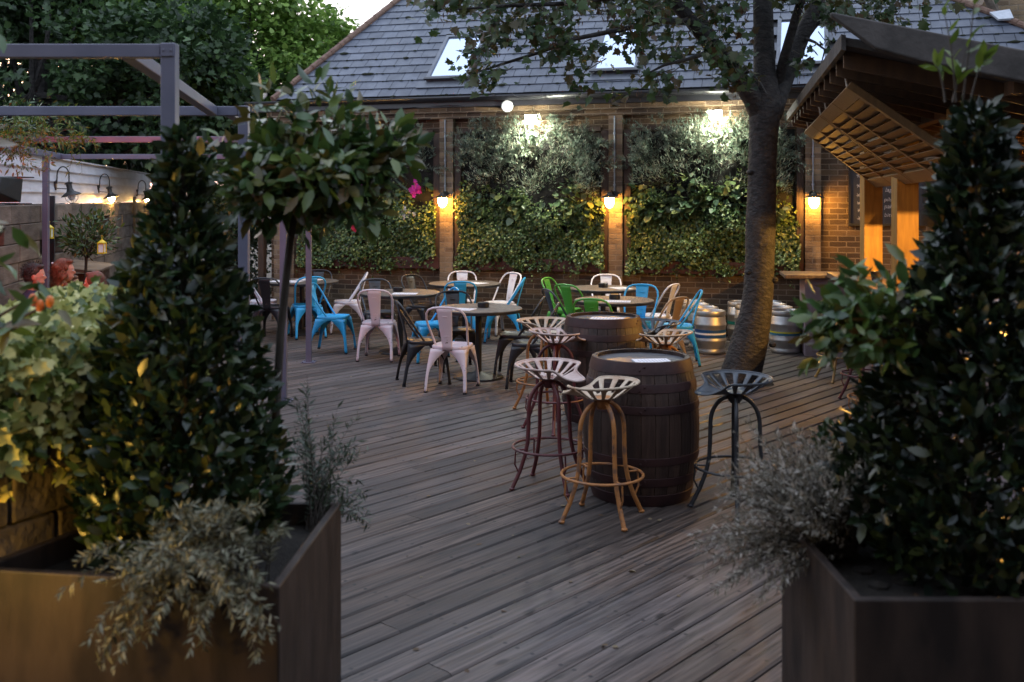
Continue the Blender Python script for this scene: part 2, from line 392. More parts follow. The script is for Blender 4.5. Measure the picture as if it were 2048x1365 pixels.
# ================================================================== SETTING
def deck_material():
    m = bpy.data.materials.new('wet_deck_boards'); m.use_nodes = True
    n, l = m.node_tree.nodes, m.node_tree.links; b = n['Principled BSDF']
    tc = n.new('ShaderNodeTexCoord'); geo = n.new('ShaderNodeNewGeometry')
    def mapped(s):
        mp = n.new('ShaderNodeMapping'); mp.inputs[3].default_value = s; l.new(tc.outputs['Object'], mp.inputs[0]); return mp.outputs[0]
    def noise(v, s, d=6, w=None):
        t = n.new('ShaderNodeTexNoise'); t.inputs['Scale'].default_value = s; t.inputs['Detail'].default_value = d; l.new(v, t.inputs['Vector']); return t.outputs[0]
    def rng(src, a, bb, c, d):
        r = n.new('ShaderNodeMapRange'); l.new(src, r.inputs[0])
        for i, v in enumerate((a, bb, c, d)): r.inputs[1 + i].default_value = v
        return r.outputs[0]
    def mix(fac, a, c, mode='MIX'):
        x = n.new('ShaderNodeMix'); x.data_type = 'RGBA'; x.blend_type = mode
        l.new(fac, x.inputs[0]) if not isinstance(fac, float) else setattr(x.inputs[0], 'default_value', fac)
        for i, q in ((6, a), (7, c)):
            l.new(q, x.inputs[i]) if not isinstance(q, tuple) else setattr(x.inputs[i], 'default_value', (*q, 1))
        return x.outputs[2]
    def math_(op, a, bb=None):
        x = n.new('ShaderNodeMath'); x.operation = op
        for i, q in enumerate((a, bb)):
            if q is None: continue
            l.new(q, x.inputs[i]) if not isinstance(q, (int, float)) else setattr(x.inputs[i], 'default_value', q)
        return x.outputs[0]
    sh_ = n.new('ShaderNodeCombineXYZ'); rm = n.new('ShaderNodeMath'); rm.operation = 'MULTIPLY'; rm.inputs[1].default_value = 61.0
    l.new(geo.outputs['Random Per Island'], rm.inputs[0]); l.new(rm.outputs[0], sh_.inputs[0])
    av = n.new('ShaderNodeVectorMath'); av.operation = 'ADD'; l.new(mapped((1, 22, 8)), av.inputs[0]); l.new(sh_.outputs[0], av.inputs[1])
    grain = noise(av.outputs[0], 2.2, 8)
    patch = noise(mapped((1, 1.6, 1)), .9, 5)
    col = mix(rng(grain, .36, .64, 0, 1), (.019, .012, .0085), (.112, .079, .062))
    col = mix(rng(patch, .4, .62, 0, 1), col, mix(rng(grain, .35, .7, 0, 1), (.016, .0125, .0115), (.086, .068, .061)))
    silver = math_('MULTIPLY', rng(noise(mapped((.25, .6, 1)), .7, 4), .44, .64, 0, 1), .6)  # silver-grey patches, laid on to imitate pale sky sheen on the boards
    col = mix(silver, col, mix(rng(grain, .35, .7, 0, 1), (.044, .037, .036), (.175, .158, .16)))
    h = n.new('ShaderNodeHueSaturation'); l.new(col, h.inputs['Color']); l.new(rng(geo.outputs['Random Per Island'], 0, 1, .55, 1.4), h.inputs['Value'])
    # dark knots and nail heads, in board coordinates
    v = n.new('ShaderNodeTexVoronoi'); v.inputs['Scale'].default_value = 5.2; v.inputs['Randomness'].default_value = 1; l.new(mapped((.55, 1.15, 1)), v.inputs['Vector'])
    col = mix(rng(v.outputs['Distance'], .07, .14, .85, 0), h.outputs[0], (.014, .012, .012))
    sp = n.new('ShaderNodeSeparateXYZ'); l.new(tc.outputs['Object'], sp.inputs[0])
    fx = math_('SUBTRACT', math_('FRACT', math_('MULTIPLY', sp.outputs[0], 1 / .6)), .5)
    fy = math_('SUBTRACT', math_('FRACT', math_('MULTIPLY', sp.outputs[1], 1 / .155)), .5)
    yy = math_('SUBTRACT', math_('ABSOLUTE', math_('MULTIPLY', fy, .155)), .042)
    dd = math_('SQRT', math_('ADD', math_('POWER', math_('MULTIPLY', fx, .6), 2), math_('POWER', yy, 2)))
    col = mix(rng(dd, .0075, .012, .9, 0), col, (.01, .01, .011))
    l.new(col, b.inputs['Base Color']); b.inputs['Specular IOR Level'].default_value = .42
    wet = noise(mapped((.55, 1.0, 1)), .55, 4)
    rg = math_('ADD', rng(wet, .38, .62, .47, .66), rng(grain, .3, .7, -.04, .1))
    l.new(rg, b.inputs['Roughness'])
    bp = n.new('ShaderNodeBump'); bp.inputs['Strength'].default_value = .5; bp.inputs['Distance'].default_value = .006
    l.new(grain, bp.inputs['Height']); l.new(bp.outputs[0], b.inputs['Normal'])
    return m
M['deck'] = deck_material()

g = MB(); g.add([(-90, -60, -.14), (90, -60, -.14), (90, 140, -.14), (-90, 140, -.14)], [(0, 1, 2, 3)])
tag(g.build('ground', 'ground', smooth=False), 'bare earth ground round the beer garden', 'ground', kind='structure')

DA = R(90 - 41.7)                                       # deck boards run away to the right
ca, sa = math.cos(DA), math.sin(DA)
def todeck(X, Y): return (X * ca + Y * sa, -X * sa + Y * ca)
dk = MB(); rect = [todeck(*p) for p in ((-6.6, .6), (8.5, .6), (8.5, 17.2), (-6.6, 17.2))]
v0, v1 = min(p[1] for p in rect), max(p[1] for p in rect)
P_ = .155
for i in range(int(v0 / P_), int(v1 / P_) + 1):
    vc = (i + .5) * P_; xs = []
    for k in range(4):
        a, b = rect[k], rect[(k + 1) % 4]
        if (a[1] - vc) * (b[1] - vc) < 0: xs.append(a[0] + (b[0] - a[0]) * (vc - a[1]) / (b[1] - a[1]))
    if len(xs) < 2: continue
    u0, u1 = min(xs), max(xs); u = u0 - random.uniform(0, 3.6)
    hw, c = P_ / 2 - .0058, .009
    while u < u1:
        e = u + 3.6; a, b = max(u, u0) + .0015, min(e, u1) - .0015
        if b - a > .05:
            z = random.uniform(-.0012, .0012); tw = random.uniform(-.0015, .0015)
            pr = [(-hw, -.03), (-hw, -c + z + tw), (-hw + c, z + tw), (-hw * .33, z + .0006), (hw * .33, z - .0006), (hw - c, z - tw), (hw, -c + z - tw), (hw, -.03)]
            V = [(q, vc + y, zz) for q in (a, b) for y, zz in pr]; k = len(pr)
            dk.add(V, [(j, j + 1, k + j + 1, k + j) for j in range(k - 1)] + [tuple(range(k - 1, -1, -1)), tuple(range(k, 2 * k))])
        u = e
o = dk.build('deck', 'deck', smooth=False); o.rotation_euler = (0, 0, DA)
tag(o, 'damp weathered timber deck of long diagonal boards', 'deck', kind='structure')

lc = []
while len(lc) < 170:
    X, Y = random.uniform(-2.6, 3.6), random.uniform(3.9, 12.5)
    if X < -.6 and Y < 4.3: continue
    lc.append((X, Y, .004))
lc = np.array(lc); N = len(lc)
tag(leafmesh('fallen_leaves', [leaves('oval', lc, rnd(N) * (1, 1, .08), rnd(N, .15) + (0, 0, 1), np.random.uniform(.012, .04, N))],
    leafmat('dry_leaf', [(.16, .1, .05), (.09, .055, .03), (.25, .2, .12), (.06, .05, .03)], .8)), 'dry leaves and bits strewn over the deck', 'fallen leaves', kind='stuff')

# ------------------------------------------------------------------ the brick building (its own axes: x along the wall, y inward)
TH = math.atan(.29); cT, sT = math.cos(TH), math.sin(TH)
def B(x, y, z): return Vector((x * cT + y * sT, 15.2 - x * sT + y * cT, z))
def toB(p): X, Y = p[0], p[1] - 15.2; return Vector((X * cT - Y * sT, X * sT + Y * cT, p[2]))
def rayB(px, py):
    d = Vector(((px - 1024) / F, 1, (HOR - py) / F)); o = toB((0, 0, CAMZ)); return o, toB((d[0], d[1] + 15.2, d[2]))
def wx(px, y=0.0):      # wall coordinate x under photo column px on the plane y
    o, d = rayB(px, HOR); t = (y - o[1]) / d[1]; return o[0] + t * d[0]
def wz(px, py, y=0.0):
    o, d = rayB(px, py); t = (y - o[1]) / d[1]; return o[2] + t * d[2]
PITCH = R(40); EY, EZ = -.27, 3.455
cp, spn = math.cos(PITCH), math.sin(PITCH)
def roofxy(px, py):     # roof coordinates (x, slope distance) under a photo pixel
    o, d = rayB(px, py); nn = Vector((0, -spn, cp)); t = (Vector((0, EY, EZ)) - o).dot(nn) / d.dot(nn)
    p = o + d * t; return p[0], (p[1] - EY) / cp
def RP(x, s, h=0): return Vector((x, EY + s * cp - h * spn, EZ + s * spn + h * cp))

bld = thing('brick_building', 'long stock brick building with slate roof, roof windows and black gutter', 'building', B(0, 0, 0), -TH)
XL, XR = wx(543), 9.2
wl = MB(); wl.box(((XL + XR) / 2, .15, 1.72), (XR - XL, .3, 3.44)); wl.box((XL + .15, 3.4, 1.72), (.3, 6.2, 3.44))
wl.build('wall', 'brick', bld, False)
cb = MB()
for y, z0, z1 in ((-.125, 3.12, 3.196), (-.15, 3.2, 3.285)): cb.box(((XL + XR) / 2, y / 2 - .001, (z0 + z1) / 2), (XR - XL, -y, z1 - z0))
cb.build('brick_cornice', 'brick', bld, False)
PX = [(548, 588), (879, 906), (1217, 1245), (1610, 1642)]
PIER = []
for a, b in PX:
    x0, x1 = wx(a, -.12), wx(b, -.12); PIER.append((x0, x1))
    p = MB(); p.box(((x0 + x1) / 2, -.062, 1.558), (x1 - x0, .122, 3.116)); p.build('pier', 'pier', bld, False, bevel=.006)
fa = MB(); fa.box(((XL + XR) / 2 - .1, -.09, 3.365), (XR - XL + .4, .17, .15)); fa.build('fascia', 'gutter', bld, False)
gt = MB(); n = 10
V = [(x, -.25 + .065 * math.cos(math.pi + math.pi * j / n), 3.44 + .075 * math.sin(math.pi + math.pi * j / n)) for x in (XL - .3, XR) for j in range(n + 1)]
gt.add(V, [(j, j + 1, n + 2 + j, n + 1 + j) for j in range(n)])
for k in range(8): gt.box((XL + .6 + k * 1.6, -.25, 3.435), (.03, .14, .02))
gt.build('gutter', 'gutter', bld, solid=.006)
cbl = MB(); cbl.tube([(wx(690) + i * .35, -.165 - .012 * (i % 2), 3.29 - .02 * math.sin(i)) for i in range(9)], .008, 5); cbl.build('loose_cable', 'black', bld)

hA, hB = roofxy(572, 182), roofxy(800, 0)               # left hip
hs = (hB[0] - hA[0]) / (hB[1] - hA[1]); hx0 = hA[0] - hs * hA[1]
qA, qB = roofxy(1992, 34), roofxy(1897, -3)             # right hip
qs = (qB[0] - qA[0]) / (qB[1] - qA[1]); qx0 = qA[0] - qs * qA[1]
SM = 5.2
rb = MB(); L0, L1, R0, R1 = RP(hx0, 0, -.03), RP(hx0 + hs * SM, SM, -.03), RP(qx0, 0, -.03), RP(qx0 + qs * SM, SM, -.03)
BL, BR = Vector((hx0, EY + 2 * SM * cp, EZ)), Vector((qx0, EY + 2 * SM * cp, EZ))
rb.add([L0, R0, R1, L1, BL, BR], [(0, 1, 2, 3), (0, 3, 4), (1, 5, 2), (3, 2, 5, 4)]); rb.build('roof', 'dark_under', bld, False)
roofo = bld.children[-1]
sky_w = [((853, 166), .68, 1.24), ((1183, 151), .68, 1.22), ((1552, 139), .7, 1.24)]
holes = []
for (px, py), ww, hh in sky_w:
    x, s = roofxy(px, py); holes.append((x, s, x + ww, s + hh))
st = MB(); ms = MB(); E, W_ = .215, .255
i = 0
while i * E < SM:
    s0, s1 = i * E, i * E + E * 1.08; off = (i % 2) * W_ / 2; x = hx0 - 1
    k = 0
    while True:
        xa = math.floor((hx0 - .5) / W_) * W_ + k * W_ + off; k += 1
        if xa > qx0 + 1: break
        sm = s0 + E / 2
        lo, hi = hx0 + hs * sm - .02, qx0 + qs * sm + .02
        a, b = max(xa + .0035, lo), min(xa + W_ - .0035, hi)
        if b - a < .03: continue
        if any(h[0] + .02 < (a + b) / 2 < h[2] - .02 and h[1] + .02 < sm < h[3] - .02 for h in holes): continue
        j = random.uniform(-.004, .004); t = random.uniform(0, .003)
        st.hexa([RP(a, s0 + j, .006 + t), RP(b, s0 + j, .006 + t), RP(b, s1, -.006), RP(a, s1, -.006),
                 RP(a, s0 + j, .016 + t), RP(b, s0 + j, .016 + t), RP(b, s1, .004), RP(a, s1, .004)])
        # moss along the course lines and joints
        if random.random() < (.75 if i < 6 else .42):
            for q in range(random.choice((1, 1, 2, 3))):
                xx = random.uniform(a, b) if random.random() < .6 else a; rr = random.uniform(.009, .023) * (2.0 if random.random() < .1 else 1)
                ms.ell(RP(xx, s0 + j - .004, .012), (rr * random.uniform(1, 2.2), rr * .8, rr * .6), 6)
    i += 1
st.build('slate_covering', 'slate', roofo, False)
tag(ms.build('moss', 'moss', roofo), kind='stuff')
for (x0, sl, n_) in ((hx0, hs, 24), (qx0, qs, 24)):
    rt = MB(); L = SM / n_
    for k in range(n_ + 1):
        a, b = RP(x0 + sl * (k * L - .01), k * L - .01, .03), RP(x0 + sl * (k * L + L + .01), k * L + L + .01, .026)
        rt.tube([a, b], [.054, .048], 10)
    rt.build('hip_tile', 'ridge', roofo)
for h in holes:
    x0, s0, x1, s1 = h
    f = MB(); t = .055
    for a, b, c, d in ((x0, s0, x1, s0 + t), (x0, s1 - t, x1, s1), (x0, s0 + t, x0 + t, s1 - t), (x1 - t, s0 + t, x1, s1 - t)):
        f.hexa([RP(a, b, 0), RP(c, b, 0), RP(c, d, 0), RP(a, d, 0), RP(a, b, .085), RP(c, b, .085), RP(c, d, .085), RP(a, d, .085)])
    f.hexa([RP(x0 - .12, s0 - .17, .02), RP(x1 + .12, s0 - .17, .02), RP(x1 + .12, s0, .02), RP(x0 - .12, s0, .02),
            RP(x0 - .12, s0 - .17, .027), RP(x1 + .12, s0 - .17, .027), RP(x1 + .12, s0, .03), RP(x0 - .12, s0, .03)])
    fo = f.build('skylight', 'skyframe', roofo, False, bevel=.006)
    hd = MB(); hd.hexa([RP(x0 - .02, s0 - .03, .07), RP(x1 + .02, s0 - .03, .07), RP(x1 + .02, s0 + .02, .07), RP(x0 - .02, s0 + .02, .07),
                        RP(x0 - .02, s0 - .03, .092), RP(x1 + .02, s0 - .03, .092), RP(x1 + .02, s0 + .02, .092), RP(x0 - .02, s0 + .02, .092)])
    hd.build('sill', 'gutter', fo, False)
    gl = MB(); a, b, c, d = x0 + t, s0 + t, x1 - t, s1 - t
    gl.hexa([RP(a, b, .05), RP(c, b, .05), RP(c, d, .05), RP(a, d, .05), RP(a, b, .06), RP(c, b, .06), RP(c, d, .06), RP(a, d, .06)])
    gl.build('pane', 'skyglass', fo, False)

t = thing('sky_blocking_building', 'unseen brick building added behind the camera to block sky light', 'building', (0, -3.2, 0))  # unseen building, added behind the camera so the foreground falls into shade
q = MB(); q.box((0, -.2, 3.9), (26, .4, 7.8)); q.build('wall', 'brick', t, False)  # wall of the added sky-blocking building
q = MB(); q.box((0, -3.0, 7.86), (27, 7, .12), Matrix.Rotation(R(-14), 3, 'X')); q.build('roof', 'dark_under', t, False)
for k in range(6):
    q = MB(); q.box((-8.5 + k * 3.4, .01, 1.9 if k != 3 else 1.1), (1.1, .06, 1.5 if k != 3 else 2.15)); wf = q.build('sky_blocking_window' if k != 3 else 'door', 'frame_wood', t, False)
    q = MB(); q.box((-8.5 + k * 3.4, .045, 1.9 if k != 3 else 1.5), (.9, .01, 1.3 if k != 3 else 1.1)); q.build('pane', 'board', wf, False)  # pane of the added sky-blocking building
t = thing('sky_blocking_wall', 'unseen brick wall added beyond the wooden bar to block sky light', 'wall', (9.6, 5, 0))  # unseen wall, added beyond the bar to cut sky light from the side
q = MB(); q.box((0, 0, 2.3), (.3, 17, 4.6)); q.build('sky_blocking_brickwork', 'brick', t, False)
q = MB(); q.box((0, 0, 4.64), (.4, 17, .07)); q.build('coping', 'stone', t, False)
# neighbour: brick gable and valley beyond the right hip
nb = thing('neighbouring_brick_house', 'brick gable with mossy verge rising behind the slate roof', 'house', B(wx(2010), 0, 0), -TH)
gx0 = wx(2005)
gb = MB(); gb.add([B(*p) for p in ((gx0 - .1, 1.2, 0), (gx0 + 5, 1.2, 0), (gx0 + 5, 1.2, 9), (gx0 + 2, 1.2, 9), (gx0 - .1, 1.2, 4.6), (gx0 - .1, 6, 0), (gx0 + 5, 6, 0), (gx0 + 5, 6, 9), (gx0 + 2, 6, 9), (gx0 - .1, 6, 4.6))],
                  [(0, 1, 2, 3, 4), (9, 8, 7, 6, 5), (0, 4, 9, 5), (1, 6, 7, 2), (2, 7, 8, 3), (3, 8, 9, 4)])
gb.build('wall', 'pier', nb, False, world=True)
vg = MB(); vg.tube([B(gx0 + .38, 1.0, 3.75), B(gx0 - .02, 1.0, 4.75), B(gx0 - .5, 1.0, 5.9)], .07, 8); vg.build('verge', 'stone', nb, world=True)
sr = MB(); sr.hexa([B(*p) for p in ((gx0 - 1.2, 2.6, 4.35), (gx0 - .05, 2.6, 4.3), (gx0 - .05, 4.2, 5.8), (gx0 - .9, 4.2, 5.8), (gx0 - 1.2, 2.5, 4.5), (gx0 - .05, 2.5, 4.45), (gx0 - .05, 4.1, 6), (gx0 - .9, 4.1, 6))])
sr.build('side_roof', 'dark_under', nb, False, world=True)
ld = MB()
a = roofxy(1978, 36); b = roofxy(1996, 50); c = roofxy(2026, 48); d = roofxy(2018, 30)
ld.add([B(*RP(*q, .09)) for q in (a, b, c, d)] + [B(*RP(*q, .06)) for q in (a, b, c, d)], [(0, 1, 2, 3), (7, 6, 5, 4), (0, 4, 5, 1), (1, 5, 6, 2)])
ld.build('lead_flashing', 'lead', nb, False, world=True)

# ------------------------------------------------------------------ wall lamps, flood lights, access point
def wall_lamp(px, pier, label):
    xc = wx(px, -.3); zc = 1.985; t = thing('wall_lamp', label, 'lamp', B(xc, -.12, zc), -TH, 'conduit lamps on the brick piers')
    xp = (PIER[pier][0] + PIER[pier][1]) / 2 - (.01 if pier < 3 else .0)
    dx = xp - xc
    cd = MB(); cd.tube([(dx, -.018, .02), (dx, -.018, 1.12)], .011, 8)
    for z in (.12, .5, .86): cd.tube([(dx, -.018, z), (dx, -.018, z + .025)], .019, 8)
    cd.build('conduit', 'conduit', t)
    br = MB(); br.lathe([(.05, -.03), (.05, .03)], 14, (dx, -.03, .0), rot=Matrix.Rotation(R(90), 3, 'X'))
    br.tube([(dx, -.04, 0), (dx * .5, -.12, .05), (0, -.18, .04), (0, -.18, -.005)], .011, 8)
    br.build('bracket', 'lamp_black', t)
    sh = MB(); sh.lathe([(.022, .035), (.03, .005), (.045, -.01), (.135, -.04), (.138, -.046), (.125, -.043), (.04, -.018)], 24, (0, -.18, 0), False)
    sh.build('shade', 'lamp_black', t, solid=.003)
    bu = MB(); bu.lathe([(.03, -.03), (.062, -.05), (.07, -.085), (.066, -.125), (.045, -.17), (.02, -.19), (.004, -.195)], 18, (0, -.18, 0))
    bu.build('bulb', 'bulb_warm', t)
wall_lamp(885, 1, 'lit cone lamp on the brick pier beside the purple and white flowers')
wall_lamp(1219, 2, 'lit cone lamp on the middle brick pier between the two big green walls')
wall_lamp(1628, 3, 'lit cone lamp on the brick pier next to the chalkboard')
def flood(px, py, label):
    y = -.5; xc, zc = wx(px, y), wz(px, py, y)
    t = thing('flood_light', label, 'flood light', B(xc, y, zc), -TH, 'white flood lights above the green walls')
    rot = Matrix.Rotation(R(112), 3, 'X')
    h = MB(); h.box((0, .0, .03), (.17, .1, .05)); h.box((0, .028, -.005), (.16, .03, .05)); h.build('housing', 'lamp_black', t, False, bevel=.006)
    e = MB(); e.box(rot @ Vector((0, -.028, 0)) + Vector((0, .02, -.03)), (.14, .008, .09), rot); e.build('lens', 'flood', t, False)
    e = MB(); e.box((0, -.056, -.01), (.165, .01, .1)); e.build('diffuser', 'flood_front', t, False)
    a = MB(); a.bar((0, .05, .03), (0, .495, .06), .03, .02); a.build('bracket', 'lamp_black', t, False)
flood(1063, 237, 'glaring white flood light on the wall just right of the round white disc')
flood(1432, 228, 'glaring white flood light on the wall beside the fork of the tree')
t = thing('access_point', 'round white plastic disc fixed under the black gutter', 'wireless device', B(wx(1015, -.2), -.2, wz(1015, 213, -.2)), -TH)
d = MB(); d.lathe([(.082, .0), (.088, -.012), (.082, -.03), (.05, -.038), (.0, -.04)], 28, rot=Matrix.Rotation(R(-90), 3, 'X')); d.build('disc', 'white_plastic', t)
dl = MB(); dl.lathe([(.006, 0), (.006, .003)], 10, (0, -.041, .0), rot=Matrix.Rotation(R(90), 3, 'X')); dl.build('indicator', 'band_blue', t)

# ------------------------------------------------------------------ living walls
def living_wall(xa, xb, label, silver_top, heart_zone, lush, flowers=(), seed=1):
    random.seed(seed); np.random.seed(seed)
    wd = xb - xa
    t = thing('living_wall', label, 'green wall', B(xa, 0, 0), -TH, 'planted green walls between the brick piers')
    fr = MB()
    for x in (.055, wd - .055): fr.box((x, -.045, 1.9), (.1, .09, 2.0))
    fr.box((wd / 2, -.03, 2.93), (wd - .24, .05, .06)); fr.build('frame', 'frame_wood', t, False, bevel=.004)
    tr = MB(); tr.box((wd / 2, -.05, .955), (wd - .02, .1, .17)); tr.build('trough', 'plinth_wood', t, False)
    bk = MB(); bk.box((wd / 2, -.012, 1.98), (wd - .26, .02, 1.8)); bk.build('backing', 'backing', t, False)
    a, b = .1, wd - .1
    # ivy over the lower half, with an uneven hanging edge
    N = int(5400 * wd * .72); C = []
    while len(C) < N:
        x = random.uniform(a - .04, b + .04); z = random.uniform(.86, 2.25)
        if z > 1.86 + .22 * math.sin(x * 2.7 + seed) * math.sin(x * 5.1 + 2 * seed) + random.gauss(0, .07): continue
        edge = .96 + .07 * math.sin(x * 5 + seed) + .05 * math.sin(x * 13 + seed)
        if z < edge and random.random() > .12: continue
        if math.sin(x * 7.3 + seed * 3) * math.sin(z * 6 + x * 3) > .95: continue
        C.append((x, -.03 - random.random() ** .6 * (.15 + .1 * math.sin(x * 4.3 + seed) * math.sin(z * 5.7 + x)), z))
    C = np.array(C); ax = rnd(N, .55) + (0, -.35, -.75); nn = rnd(N, .45) + (0, -1, .35)
    leafmesh('ivy', [leaves('ivy', C, ax, nn, np.random.uniform(.026, .052, N))], 'ivy_wall', t)
    # trailing strands below the trough
    mb = MB(); ro, ti, be = [], [], []
    for k in range(int(9 * wd)):
        x = random.uniform(a, b); L = random.uniform(.06, .3)
        ro.append((x, -.1, 1.0)); ti.append((x + random.uniform(-.06, .06), -.16, 1.0 - L)); be.append((x, -.2, 1.0))
    bt = stems_leaves(mb, ro, ti, be, 12, 'ivy', .036, .002); mb.build('strand', 'twig', t); leafmesh('strand_leaves', [bt], 'ivy_wall', t)
    # heart leaved band
    cs = []
    for k in range(int(heart_zone * wd)):
        cs.append((random.uniform(a, b), -.12, random.uniform(1.66, 2.2 if lush else 2.12)))
    cl = clumps(cs, [.13] * len(cs), 11, 'heart', .105, (wd / 2, .6, 1.9), up=-.25, droop=.25)
    leafmesh('broad_leaves', [cl], 'bergenia', t)
    # grey shrubs spilling from the top
    mb = MB(); ro, ti, be = [], [], []
    for k in range(int(silver_top * wd)):
        x = random.uniform(a, b); z = random.uniform(2.25, 2.72)
        ang = random.uniform(-1.5, 1.9); L = random.uniform(.25, .55)
        hump = .16 * math.sin((x / wd) * math.pi) + .08 * math.sin(x * 6 + seed)
        dx, dz = math.sin(ang) * L * .7, math.cos(ang) * L * (.85 if ang < 1 and ang > -1 else .9) + hump
        tip = (x + dx, -.14 - random.uniform(.05, .27), min(max(z + dz, 2.05 + random.uniform(0, .25)), 3.1))
        ro.append((x, -.03, z)); ti.append(tip); be.append((x + dx * .4, -.2, z + abs(dz) * .7 + .08))
    bt = stems_leaves(mb, ro, ti, be, 52, 'narrow', .068, .0028, .9); mb.build('stalk', 'twig', t); leafmesh('grey_foliage', [bt], 'silver', t)
    cs = []
    while len(cs) < int(34 * wd * (silver_top / 60)):
        x = random.uniform(a + .05, b - .05); top = 2.62 + .46 * math.sin(math.pi * x / wd) ** 1.5 + .07 * math.sin(x * 9 + seed)
        z = random.uniform(2.02 + .2 * math.sin(x * 3.7 + seed) ** 2, top); cs.append((x, -random.uniform(.1, .3) - .06 * math.sin(x * 7), z))
    leafmesh('grey_foliage', [clumps(cs, [.13] * len(cs), 58, 'narrow', .06, (wd / 2, .4, 2.0), up=.75)], 'silver', t)
    # green filler clumps in the shadowy gap
    cs = [(random.uniform(a, b), -.05, random.uniform(2.0, 2.35)) for _ in range(int(9 * wd))]
    leafmesh('fern_clump', [clumps(cs, [.1] * len(cs), 22, 'lance', .06, (wd / 2, .5, 2.2), up=-.2)], 'box', t)
    cs = [(random.uniform(a, b), -.12, random.uniform(1.5, 2.3)) for _ in range(int(3.2 * wd))]
    leafmesh('lime_clump', [clumps(cs, [.09] * len(cs), 14, 'oval', .05, (wd / 2, .5, 1.9), up=-.1)], 'bright', t)
    for (px, py, rr, m, nm, cnt) in flowers:
        p = Vector((wx(px, -.2) - xa, -.2, wz(px, py, -.2)))
        N2 = cnt * 5; cc = np.repeat(np.array([[p[0] + random.gauss(0, rr), p[1] + random.gauss(0, .02), p[2] + random.gauss(0, rr * .9)] for _ in range(cnt)]), 5, axis=0)
        an = np.tile(np.arange(5) * 2 * math.pi / 5, cnt) + np.repeat(np.random.uniform(0, 6, cnt), 5)
        ax = np.stack([np.cos(an), np.full(N2, -.15), np.sin(an)], 1); nn = np.tile([(0., -1., .2)], (N2, 1)) + rnd(N2, .15)
        leafmesh(nm, [leaves('oval', cc, ax, nn, np.full(N2, .04))], m, t)
    return t
gap = .006
living_wall(PIER[0][1] + gap, PIER[1][0] - gap, 'green wall with purple, white and red flowers among its ivy', 30, 4, True,
            [(830, 379, .055, 'magenta', 'purple_flower', 22), (738, 373, .05, 'magenta', 'purple_flower', 10), (812, 428, .05, 'white_petal', 'white_flower', 14),
             (706, 457, .03, 'red_petal', 'red_flower', 7), (754, 458, .03, 'red_petal', 'red_flower', 7)], 3)
living_wall(PIER[1][1] + gap, PIER[2][0] - gap, 'green wall under the flood light beside the white disc, small ivy below grey shrubs', 62, 7, False, (), 11)
living_wall(PIER[2][1] + gap, PIER[3][0] - gap, 'green wall behind the tree trunk, broad heart shaped leaves across its middle', 60, 16, True, (), 23)
random.seed(77); np.random.seed(77)

# chalkboard on the wall
cx0 = wx(1697, -.04); cw = .98; zt, zb = wz(1710, 322, -.04), wz(1710, 452, -.04)
t = thing('chalkboard', 'tall black chalkboard with a column of chalk stars on the brick wall', 'chalkboard', B(cx0, 0, zb), -TH)
H_ = zt - zb
m_ = MB(); m_.box((cw / 2, -.018, H_ / 2), (cw - .06, .03, H_ - .06)); m_.build('panel', 'board', t, False)
m_ = MB()
for c, d in (((cw / 2, -.025, .015), (cw, .05, .03)), ((cw / 2, -.025, H_ - .015), (cw, .05, .03)), ((.015, -.025, H_ / 2), (.03, .05, H_ - .062)), ((cw - .015, -.025, H_ / 2), (.03, .05, H_ - .062))): m_.box(c, d)
m_.build('frame', 'lamp_black', t, False)
ck = MB()
for k, py in enumerate((352, 372, 391, 407, 421, 437)):
    x, z = wx(1716.5 + k * .4, -.036) - cx0, wz(1716, py, -.036) - zb
    for q in range(3):
        a = q * math.pi / 3 + random.uniform(-.3, .3); r = random.uniform(.02, .03)
        ck.box((x, -.0355, z), (2 * r, .002, .007), Matrix.Rotation(a, 3, 'Y'))
ck.build('chalk_stars', 'chalk', t, False)
for txt, px, py, sz in (('lagers', 1770, 384, .078), ('pils', 1768, 403, .075), ('pales', 1768, 417, .078), ('bitters', 1768, 434, .075)):
    me = textmesh(txt, sz, .0008, .2); me.transform(Matrix.Translation((wx(px, -.036) - cx0, -.036, wz(px, py, -.036) - zb)) @ Matrix.Rotation(R(90), 4, 'X'))
    link('chalk_writing', me, 'chalk', t, False)

# timber post and hedge at the building's left corner
t = thing('timber_post', 'brown timber post at the left corner of the brick building', 'post', B(wx(531), -.1, 0), -TH)
p = MB(); p.box((0, 0, 1.5), (.1, .1, 3.0)); p.build('shaft', 'frame_wood', t, False, bevel=.006)
p = MB(); p.box((0, 0, 3.02), (.14, .14, .03)); p.build('cap', 'frame_wood', t, False)
t = thing('ivy_hedge', 'tall dark ivy hedge filling the corner left of the building', 'hedge', (gx(500, 16.9), 16.9, 0))
cs = [(random.uniform(-1.1, .28), random.uniform(-.35, .35), random.uniform(.1, 2.7)) for _ in range(190)]
leafmesh('foliage', [clumps(cs, [.2] * len(cs), 40, 'ivy', .062, (0, .8, 1.2), up=-.2)], 'box', t)
p = MB()
for x in (-.8, -.3, .1): p.tube([(x, .2, 0), (x + .05, .2, 1.2), (x, .15, 2.4)], [.03, .022, .01], 6)
p.build('trunk', 'twig', t)

